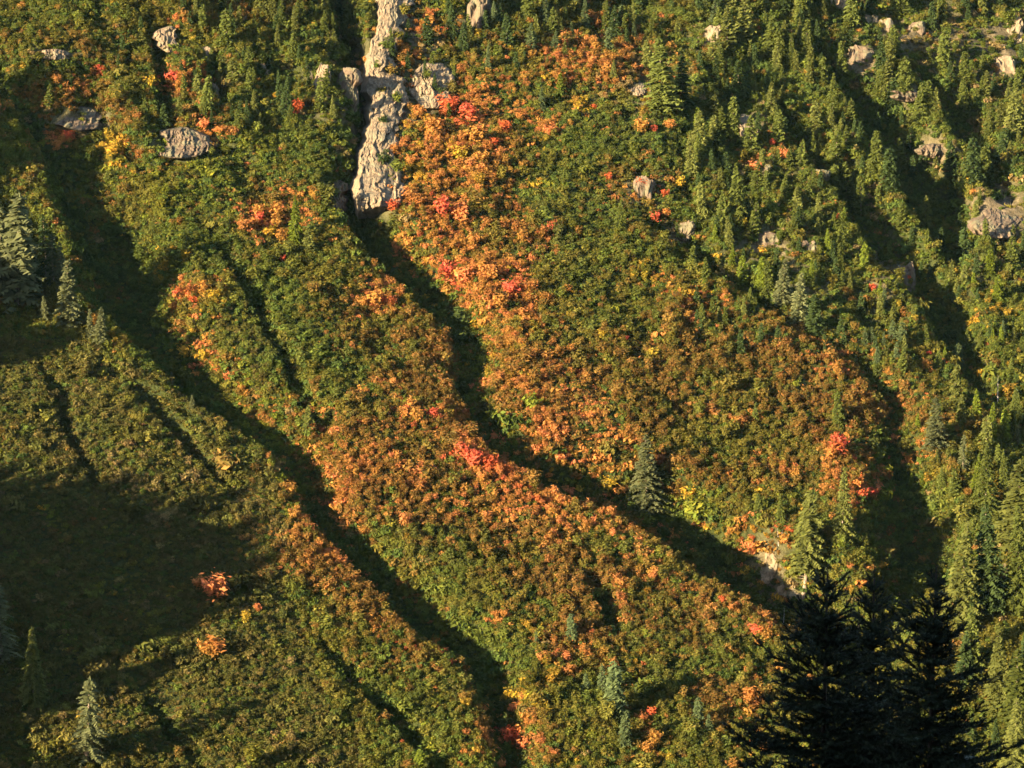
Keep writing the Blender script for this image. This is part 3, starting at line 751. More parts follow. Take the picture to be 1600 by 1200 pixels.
def rock_mesh(w, h, d, seed, sub, columnar):
    """angular blocks: the surface is cut into cells, each with its own offset and tilt, with clefts between"""
    r = np.random.default_rng(seed)
    V, F = ICO[sub]
    e = np.sign(V) * np.abs(V) ** 0.45            # boxier than a ball
    big = max(w, h)
    P3 = e * np.array([w / 2, d / 2, h / 2])
    def cells(size, amp, tilt, stretch):
        n = int(np.clip(w * h / size ** 2 * 2.2, 8, 220))
        S = r.uniform(-1, 1, (n, 3)) * np.array([w / 2, d / 2, h / 2]) * 1.05
        q = P3 / stretch; S2 = S / stretch
        D = ((q[:, None, :] - S2[None]) ** 2).sum(2)
        o = np.argsort(D, 1)[:, :2]; i1 = o[:, 0]
        gap = np.sqrt(D[np.arange(len(q)), o[:, 1]]) - np.sqrt(D[np.arange(len(q)), i1])
        off = r.normal(0, amp, n); T = r.normal(0, tilt, (n, 3))
        return off[i1] + ((P3 - S[i1]) * T[i1]).sum(1) - amp * 0.8 * np.exp(-gap / (size * 0.10))
    st = np.array([0.6, 1, 2.6]) if columnar else np.array([0.85, 1, 1.5])
    sz = max(2.2, 0.30 * min(w, h))
    g = cells(sz, 0.16 * sz, 0.16, st) + cells(sz * 0.42, 0.09 * sz, 0.14, st)
    g = g + (fbm(P3[:, 0] / 1.1 + P3[:, 1], P3[:, 2] / 1.6 + seed, seed, 3) - 0.5) * 0.5
    nrm = V / np.linalg.norm(V, axis=1)[:, None]
    edge = 0.82 + 0.4 * fbm(V[:, 0] * 1.7 + seed, V[:, 2] * 1.7 - seed, seed + 21, 3)
    Q = P3 * np.stack([edge, np.ones_like(edge), edge], 1) + nrm * g[:, None]
    return Q, F

def rock(name, u, v, wpx, hpx, dark=False, columnar=False, lean=22, yaw=0, roll=0, seed=1, parent=None, depth=0.75, sink=0.34):
    P = cast(u, v)[0]
    s = P[1] * HALF / 800
    w, h = wpx * s * 1.15, hpx * s * 1.25
    d = depth * max(min(w, h), 0.45 * max(w, h)) * 1.15
    V, F = rock_mesh(w, h, d, seed, 5 if max(wpx, hpx) > 36 else 4, columnar)
    o = mesh_obj(name, V, F, [M_ROCK_DARK if dark else M_ROCK], smooth_faces=False)
    o.location = (P[0], P[1] + d * sink, P[2])
    o.rotation_euler = (math.radians(-lean), math.radians(roll), math.radians(yaw))
    if parent:
        o.location = (P[0] - parent.location[0], P[1] + d * sink - parent.location[1], P[2] - parent.location[2])
        o.parent = parent
    return o

LAND = []          # landmarks for the wording: (u, v, phrase)
cliff = bpy.data.objects.new('rock_cliff', None); COL.objects.link(cliff)
cliff.location = cast(600, 320)[0]
tag(cliff, 'tall pale rock cliff along the right side of the dark chasm', 'cliff')
def rock_sheet(name, rows, seed, parent, mat, bulge=4.5, back=9.0, nu=64, nv=110, cell=6.5):
    """a steep rock wall that follows the slope: rows of (v, left u, right u); it bulges out of the hill and wraps back at its left edge"""
    r = np.random.default_rng(seed)
    v = np.linspace(rows[0][0], rows[-1][0], nv)
    uL = np.interp(v, [q[0] for q in rows], [q[1] for q in rows]) + (fbm(v / 16.0, v * 0 + seed, seed, 3) - .5) * 12
    uR = np.interp(v, [q[0] for q in rows], [q[2] for q in rows]) + (fbm(v / 14.0, v * 0 + seed, seed + 3, 3) - .5) * 26
    t = np.linspace(0, 1, nu)
    U = uL[:, None] + (uR - uL)[:, None] * t[None]; Vv = np.broadcast_to(v[:, None], U.shape)
    tx, tz = pix_dir(U, Vv)
    yb = B * D0 / (B + A * tx - tz)
    mid = cast(uL * 0.35 + uR * 0.65, v)[:, 1]
    txm, tzm = pix_dir(uL * 0.35 + uR * 0.65, v)
    off = mid - B * D0 / (B + A * txm - tzm)
    ker = np.ones(25) / 25
    off = np.convolve(np.pad(np.clip(off, -8, 14), 12, mode='edge'), ker, 'valid')
    f = np.interp(t, [0, .05, .14, .5, .85, 1], [-back / bulge, -.35, .75, 1.1, .8, -0.7])
    endf = np.interp(np.linspace(0, 1, nv), [0, .06, .95, 1], [0.4, 1.2, 1.2, -0.5])
    y = yb + off[:, None] - bulge * np.minimum(f[None] * 1.0, endf[:, None])
    X, Z = tx * y, tz * y
    def cells(size, amp, tilt, st):
        n = int((X.max() - X.min()) * (Z.max() - Z.min()) / size ** 2 * st) + 6
        S = np.stack([r.uniform(X.min(), X.max(), n), r.uniform(Z.min(), Z.max(), n)], 1)
        qx = X.ravel() + (fbm(X.ravel() / 2, Z.ravel() / 2, seed, 2) - .5) * size * .7
        D = (qx[:, None] - S[None, :, 0]) ** 2 + ((Z.ravel()[:, None] - S[None, :, 1]) / st) ** 2
        o = np.argpartition(D, 1, 1)[:, :2]
        d2 = np.take_along_axis(D, o, 1); w = d2.argmin(1); i1 = o[np.arange(len(o)), w]
        gap = np.sqrt(d2.max(1)) - np.sqrt(d2.min(1))
        of = r.normal(0, amp, n); T = r.normal(0, tilt, (n, 2))
        g = of[i1] + (qx - S[i1, 0]) * T[i1, 0] + (Z.ravel() - S[i1, 1]) * T[i1, 1] - amp * 0.8 * np.exp(-gap / (size * .09))
        return g.reshape(X.shape)
    g = cells(cell, 0.45, 0.15, 2.6) + cells(cell * .42, 0.24, 0.13, 2.2) + cells(cell * .2, 0.11, 0.16, 1.5)
    P = np.stack([X + 0.25 * g, y - g, Z + 0.12 * g], -1).reshape(-1, 3)
    idx = np.arange(nu * nv).reshape(nv, nu)
    F = np.stack([idx[1:, :-1], idx[1:, 1:], idx[:-1, 1:], idx[:-1, :-1]], -1).reshape(-1, 4)
    c = np.array(parent.location[:]) if parent else P.mean(0)
    o = mesh_obj(name, P - c, F, [mat], parent)
    if not parent: o.location = c
    return o
rock_sheet('rock_face', WALLS[0], 61, cliff, M_ROCK, 6.5, 9.0, 70, 230)
rock_sheet('rock_face', WALLS[1], 64, cliff, M_ROCK, 4.5, 4.0, 50, 50, 5.0)
LAND.append((600, 160, 'the tall pale cliff'))
OUTCROPS = [
    (85, 85, 56, 15, 0, 0, 'long low pale rock ledge at the top left', 'the long pale ledge'),
    (265, 62, 44, 38, 0, 0, 'rounded pale boulder crag topped by an orange bush', 'the rounded pale crag'),
    (128, 186, 86, 34, 1, 1, 'grey cracked rock band under rusty shrubs', 'the grey cracked rock band'),
    (288, 224, 104, 46, 1, 1, 'brown columnar rock face above the green hollow', 'the brown columnar rock face'),
    (322, 98, 12, 34, 0, 0, 'thin upright pale rock rib between dark conifers', 'the thin upright rock rib'),
    (328, 150, 20, 22, 1, 0, 'small grey rock block below the thin rib', 'the small grey block'),
    (374, 36, 16, 22, 0, 0, 'small bright pale rock tooth below rusty shrubs', 'the pale rock tooth'),
    (414, 116, 12, 16, 0, 0, 'tiny pale rock chip among dense conifers', 'the tiny pale rock chip'),
    (500, 142, 15, 52, 0, 1, 'slim tan rock pillar left of the chasm', 'the slim tan pillar'),
    (482, 128, 10, 30, 1, 1, 'narrow dark rock sliver beside the tan pillar', 'the dark rock sliver'),
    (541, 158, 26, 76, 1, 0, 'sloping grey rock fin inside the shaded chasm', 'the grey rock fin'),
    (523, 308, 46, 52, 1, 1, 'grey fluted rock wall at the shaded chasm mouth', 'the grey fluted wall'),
    (748, 40, 22, 80, 1, 0, 'long grey rock rib above the red maples', 'the long grey rib'),
    (998, 140, 40, 22, 0, 0, 'pale rock slab left of the twin tall conifers', 'the pale slab by the twin conifers'),
    (1005, 310, 26, 40, 1, 1, 'brown rock rubble patch under red shrubs', 'the brown rubble patch'),
    (1168, 198, 52, 36, 0, 0, 'bright blocky pale crag above orange shrubs', 'the bright blocky crag'),
    (1106, 66, 38, 26, 0, 0, 'pale rock knob high above the twin conifers', 'the high pale knob'),
    (1062, 370, 40, 22, 1, 0, 'low tan boulder at the edge of a dark gully', 'the low tan boulder'),
    (1185, 262, 34, 12, 1, 0, 'flat tan ledge with orange shrubs around it', 'the flat tan ledge'),
    (1272, 279, 44, 12, 1, 0, 'flat brown ledge above a diagonal gully', 'the flat brown ledge'),
    (1303, 8, 40, 34, 0, 0, 'pale rock bluff at the top edge', 'the top bluff'),
    (1358, 38, 24, 20, 0, 0, 'light rock knuckle below the pale top bluff', 'the light knuckle'),
    (1345, 98, 34, 28, 1, 0, 'round brown rock dome beside a shaded ravine', 'the round brown dome'),
    (1382, 44, 18, 18, 0, 0, 'small square pale block beside the light knuckle', 'the small square block'),
    (1418, 148, 48, 22, 1, 0, 'wide brown rock hump above the dark ravine', 'the wide brown hump'),
    (1432, 48, 20, 16, 1, 0, 'small brown rock bump among bare soil', 'the small brown bump'),
    (1458, 236, 48, 22, 1, 0, 'wedge of brown rock on the ravine edge', 'the brown wedge'),
    (1450, 268, 30, 26, 1, 0, 'grey brown rock shelf below the brown wedge', 'the rock shelf'),
    (1584, 56, 22, 44, 0, 0, 'jagged whitish rubble crag at the top right edge', 'the whitish rubble crag'),
    (1572, 110, 26, 26, 0, 0, 'broken pale rocks below the whitish crag', 'the broken pale rocks'),
    (1562, 340, 84, 66, 1, 1, 'big tan rock slab with grey streaks', 'the big tan slab'),
    (1200, 384, 34, 20, 1, 0, 'tan rock face under a clump of green conifers', 'the tan rock face'),
    (1268, 392, 18, 22, 1, 0, 'small grey rock step beside the tan face', 'the grey rock step'),
    (1204, 892, 22, 44, 0, 0, 'pale eroded bank rock above the dark lower ravine', 'the pale eroded bank'),
    (1236, 936, 34, 16, 0, 0, 'white stony scree patch at the foot of the bank', 'the white scree'),
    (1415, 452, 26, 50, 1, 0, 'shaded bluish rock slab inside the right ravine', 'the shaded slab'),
]
for i, (u, v, w, h, dk, colm, lab, ph) in enumerate(OUTCROPS):
    if (u, v) in CRAGS:
        a, b = CRAGS[(u, v)]
        rows = [(v + b * q, u - a * (1 - abs(q) ** 3) ** .5 * random.uniform(.6, 1.15) - 2, u + a * (1 - abs(q) ** 3) ** .5 * random.uniform(.6, 1.15) + 2) for q in (-1, -.75, -.45, -.15, .15, .45, .75, 1)]
        o = rock_sheet('rock_outcrop', rows, 300 + i, None, M_ROCK_DARK if dk else M_ROCK, min(5.0, 1.8 + b * .13), 3.0, 46, 36, 4.2 if a > 30 else 3.0)
    else:
        o = rock('rock_outcrop', u, v, w, h, bool(dk), bool(colm), 24, random.uniform(-25, 10), random.uniform(-12, 12), 200 + i * 7)
    tag(o, lab, 'rock', 'rock outcrops on the mountainside')
    LAND.append((u, v, ph))

# ------------------------------------------------------------------ conifers
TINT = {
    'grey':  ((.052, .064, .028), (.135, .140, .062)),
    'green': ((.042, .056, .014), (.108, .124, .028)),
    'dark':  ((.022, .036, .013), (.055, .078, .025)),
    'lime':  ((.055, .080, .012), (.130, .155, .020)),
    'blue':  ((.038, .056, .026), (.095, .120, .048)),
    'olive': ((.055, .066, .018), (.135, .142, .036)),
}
WORD = {'grey': 'grey green', 'green': 'green', 'dark': 'dark green', 'lime': 'bright yellow green', 'blue': 'pale bluish green', 'olive': 'olive green'}
SHAPE = {'fir': 'slim', 'spruce': 'broad', 'old': 'ragged', 'young': 'bushy', 'cedar': 'rounded', 'giant': 'spreading'}

def put_conifer(P, hgt, key, tint, label, group, wide=1.0, name=None):
    hh, crown, trunk = random.choice(KINDS[key])
    root = bpy.data.objects.new(name or {'snag': 'dead_tree'}.get(key, 'conifer_tree'), None)
    COL.objects.link(root)
    root.location = (P[0], P[1], P[2] - 0.3)
    s = hgt / hh
    root.scale = (s * wide, s * wide, s)
    root.rotation_euler = (random.gauss(0, .04), random.gauss(0, .04), random.uniform(0, 6.28))
    tr = bpy.data.objects.new('trunk', trunk); tr.parent = root; COL.objects.link(tr)
    if crown:
        c = bpy.data.objects.new('crown', crown); c.parent = root; COL.objects.link(c)
        k = random.lognormvariate(0, 0.13)
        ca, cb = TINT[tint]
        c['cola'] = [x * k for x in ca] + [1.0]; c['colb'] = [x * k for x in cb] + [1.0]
    tag(root, label, 'dead tree' if key == 'snag' else 'conifer', group)
    return root

TREES = [   # u, v of the foot, v of the tip, kind, tint, width, label, landmark phrase
    (4, 470, 315, 'old', 'grey', 1.0, 'grey conifer cut off by the left edge, beside the tallest one', None),
    (26, 478, 298, 'fir', 'grey', 1.25, 'tallest grey conifer of the shaded grove at the left edge', 'the shaded grove'),
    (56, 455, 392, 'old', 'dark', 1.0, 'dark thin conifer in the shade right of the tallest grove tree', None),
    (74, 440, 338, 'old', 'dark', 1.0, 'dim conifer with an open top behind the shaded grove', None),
    (84, 452, 362, 'old', 'grey', 1.0, 'grey conifer standing left of a shorter twin in the shade', None),
    (97, 455, 378, 'fir', 'grey', 0.8, 'shorter narrow twin of the grey conifer in the shade', None),
    (71, 506, 462, 'fir', 'grey', 1.0, 'small isolated sunlit conifer at the foot of the grove', None),
    (106, 518, 410, 'fir', 'grey', 1.05, 'tall sunlit grey conifer with two close tops above the meadow', 'the twin topped conifer'),
    (141, 535, 484, 'fir', 'grey', 0.9, 'smaller left one of two sunlit conifers on the meadow crest', None),
    (156, 543, 478, 'fir', 'grey', 1.1, 'larger right one of two sunlit conifers on the meadow crest', 'the pair on the meadow crest'),
    (2, 1035, 903, 'old', 'grey', 1.2, 'silvery ragged conifer half cut by the left edge above the lower meadow', None),
    (53, 1108, 972, 'spruce', 'olive', 0.85, 'sunlit green conifer alone in the shaded lower meadow', 'the lone meadow conifer'),
    (136, 1190, 1045, 'old', 'grey', 1.15, 'silvery ragged conifer at the bottom with a blunt top', 'the blunt silvery conifer'),
    (1010, 806, 676, 'spruce', 'grey', 1.25, 'large grey green conifer alone among orange shrubs by the ravine', 'the lone grey conifer'),
    (1256, 935, 765, 'giant', 'olive', 0.95, 'big spreading conifer with a bare lower trunk above the ravine', 'the spreading conifer'),
    (1315, 850, 728, 'spruce', 'olive', 0.85, 'olive conifer right behind the big spreading one', None),
    (1220, 830, 775, 'spruce', 'green', 0.9, 'green conifer left of the big spreading one', None),
    (1185, 815, 780, 'young', 'green', 1.0, 'small bushy conifer farther left of the spreading one', None),
    (461, 388, 308, 'spruce', 'lime', 0.9, 'bright yellow green conifer beside the orange hilltop bush', 'the bright conifer'),
    (484, 400, 352, 'young', 'olive', 1.1, 'bushy olive conifer right of the bright yellow green one', None),
    (296, 404, 352, 'fir', 'green', 1.1, 'small green conifer at the edge of the left shade', None),
    (724, 652, 623, 'fir', 'blue', 1.0, 'tiny pale conifer standing in the dark main ravine', 'the tiny ravine conifer'),
    (269, 604, 583, 'fir', 'grey', 1.0, 'tiny sunlit conifer on the meadow rim', None),
    (300, 640, 616, 'fir', 'grey', 1.2, 'tiny ragged conifer lower down the meadow rim', None),
    (482, 688, 640, 'young', 'olive', 1.0, 'bushy olive tree in the narrow rill', None),
    (960, 1122, 1030, 'cedar', 'blue', 0.95, 'tallest pale green conifer in the lower thicket', 'the pale conifer clump'),
    (942, 1092, 1036, 'young', 'blue', 0.9, 'shorter pale conifer left of the tallest in the thicket', None),
    (976, 1165, 1105, 'cedar', 'blue', 0.9, 'pale conifer just downhill of the tallest in the thicket', None),
    (916, 1086, 1048, 'young', 'blue', 0.9, 'small pale conifer with a leaning stem in the lower thicket', None),
    (893, 1000, 955, 'cedar', 'blue', 1.1, 'rounded pale conifer beside rust red shrubs', None),
    (838, 1010, 985, 'young', 'blue', 0.8, 'small pale conifer left of the rounded one by rust shrubs', None),
    (1090, 1140, 1084, 'cedar', 'blue', 0.9, 'blue green conifer by the foreground tree', None),
    (1108, 1148, 1112, 'young', 'blue', 0.9, 'little conifer touching the blue green one by the foreground tree', None),
    (904, 1150, 1122, 'young', 'green', 1.0, 'small green conifer below the pale clump', None),
    (994, 1090, 1068, 'fir', 'blue', 0.9, 'thin little conifer right of the pale clump', None),
    (656, 1212, 1168, 'young', 'lime', 1.4, 'light green conifer top poking in at the bottom edge', None),
    (1036, 178, 58, 'fir', 'green', 1.25, 'taller one of the twin dense conifers on the upper slope', 'the twin dense conifers'),
    (1067, 172, 86, 'fir', 'dark', 1.2, 'shorter one of the twin dense conifers on the upper slope', None),
    (1012, 110, 62, 'cedar', 'olive', 1.0, 'rounded olive conifer left of the twin dense ones', None),
    (706, 66, 8, 'spruce', 'dark', 1.1, 'dark broad conifer on top of the pale cliff', 'the dark clifftop conifer'),
    (722, 84, 34, 'spruce', 'dark', 1.1, 'second dark conifer just below the clifftop one', None),
    (846, 178, 138, 'spruce', 'blue', 1.0, 'bluish conifer above the red maple patch', None),
    (960, 66, 8, 'fir', 'dark', 1.1, 'slim dark conifer near the top edge', None),
    (914, 46, -2, 'spruce', 'blue', 1.0, 'bluish conifer touching the top edge', None),
    (876, 144, 112, 'young', 'lime', 1.0, 'small bright conifer in the upper orange shrubs', None),
    (1150, 348, 264, 'cedar', 'green', 0.85, 'tall rounded green conifer of the middle right clump', 'the middle right clump'),
    (1128, 352, 300, 'young', 'green', 0.9, 'bushy conifer left of the tallest in the middle right clump', None),
    (1176, 372, 318, 'young', 'green', 0.9, 'bushy conifer downhill of the middle right clump', None),
    (1096, 344, 286, 'cedar', 'olive', 0.8, 'olive conifer at the left end of the middle right clump', None),
    (967, 362, 306, 'spruce', 'green', 0.9, 'green conifer alone on the open shrub slope', 'the open slope conifer'),
    (1092, 206, 168, 'young', 'lime', 1.1, 'bright green conifer right below the twin dense ones', None),
    (1222, 478, 404, 'fir', 'grey', 1.1, 'grey left one of three conifers in a row by the gully', 'the row of three conifers'),
    (1246, 508, 428, 'fir', 'grey', 1.1, 'grey middle one of three conifers in a row by the gully', None),
    (1272, 524, 458, 'fir', 'dark', 1.35, 'dark right one of three conifers in a row by the gully', None),
    (1190, 462, 408, 'cedar', 'lime', 0.9, 'light green conifer left of the row of three', None),
    (1160, 452, 400, 'young', 'lime', 1.0, 'yellow green bushy conifer at the gully edge', None),
    (1352, 538, 512, 'young', 'blue', 1.0, 'small pale conifer at the dark hollow, first from the left', None),
    (1362, 538, 514, 'young', 'blue', 1.0, 'small pale conifer at the dark hollow, second from the left', None),
    (1381, 546, 518, 'young', 'blue', 0.8, 'small pale conifer at the dark hollow, last on the right', None),
    (1460, 712, 622, 'fir', 'grey', 1.2, 'tall grey conifer on the rust shrub slope at the right', 'the tall grey conifer at the right'),
    (1472, 776, 726, 'spruce', 'green', 0.95, 'sunlit short conifer in front of the dark ravine', 'the short ravine conifer'),
    (1504, 738, 676, 'old', 'grey', 0.9, 'thin faded conifer left of the bright pair', None),
    (1522, 778, 706, 'spruce', 'lime', 0.7, 'bright yellow green conifer beside a darker big one', None),
    (1540, 800, 690, 'spruce', 'green', 1.0, 'big dark sided conifer right of the bright one', None),
    (1498, 985, 815, 'spruce', 'olive', 1.0, 'big sunlit conifer standing before the dark ravine', 'the big ravine conifer'),
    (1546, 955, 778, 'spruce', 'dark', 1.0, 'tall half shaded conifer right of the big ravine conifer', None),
    (1585, 870, 715, 'fir', 'olive', 1.35, 'tall sunlit conifer by the right edge above the spur', None),
    (1594, 960, 780, 'spruce', 'green', 0.8, 'conifer cut by the right edge over the tan spur', None),
    (1526, 650, 610, 'young', 'lime', 0.9, 'light green tree below the pink grey snag', None),
    (1580, 672, 600, 'spruce', 'green', 0.7, 'pointed conifer right of the pink grey snag', None),
    (1570, 690, 640, 'cedar', 'lime', 0.9, 'lime green conifer right of the snag', None),
    (1500, 668, 612, 'cedar', 'olive', 0.8, 'rounded olive conifer left of the snag', None),
    (1310, 668, 612, 'cedar', 'green', 0.9, 'rounded green conifer among rust shrubs near the creek', None),
    (1492, 640, 566, 'cedar', 'olive', 0.7, 'olive conifer on the right beside orange shrubs', None),
    (1180, 660, 628, 'young', 'green', 0.8, 'thin small conifer in the open rust slope', None),
    (1590, 700, 665, 'old', 'grey', 1.0, 'pale bare topped conifer at the right edge', None),
    (1568, 770, 700, 'spruce', 'green', 0.7, 'green conifer between the dark sided one and the right edge', None),
    (1424, 760, 738, 'young', 'lime', 1.0, 'tiny lit treetop in the dark ravine', None),
    (1560, 1120, 980, 'spruce', 'olive', 1.0, 'olive conifer on the lit spur behind the foreground tree', None),
    (1590, 1150, 1010, 'fir', 'green', 1.2, 'right edge conifer on the lit spur', None),
    (1520, 1060, 940, 'spruce', 'green', 1.0, 'conifer just below the big ravine conifer', None),
    (1585, 1220, 1085, 'spruce', 'olive', 1.0, 'lowest conifer in the bottom right corner', None),
]
P = cast([t[0] for t in TREES], [t[1] for t in TREES])
for t, p in zip(TREES, P):
    put_conifer(p, (t[1] - t[2]) / 800 * HALF * p[1] * 1.03, t[3], t[4], t[6], 'conifers on the mountainside', t[5] * (1.35 if t[3] in ('fir', 'old') else 1.15))
    if t[7]:
        LAND.append((t[0], (t[1] + t[2]) / 2, t[7]))
for (u, v0, v1, lab) in [(1559, 640, 584, 'bare pink grey dead tree standing among green conifers'), (1550, 930, 895, 'short broken dead trunk at the edge of the tan spur'),
                         (1216, 868, 838, 'short grey dead trunk above the pale eroded bank'), (1221, 866, 842, 'shorter dead trunk beside the grey one on the bank'),
                         (1224, 985, 948, 'thin pale dead trunk beside the orange bush by the foreground tree')]:
    p = cast(u, v0)[0]
    put_conifer(p, (v0 - v1) / 800 * HALF * p[1], 'snag', 'grey', lab, 'dead trees on the mountainside', 0.9 if v0 - v1 > 50 else 1.0)

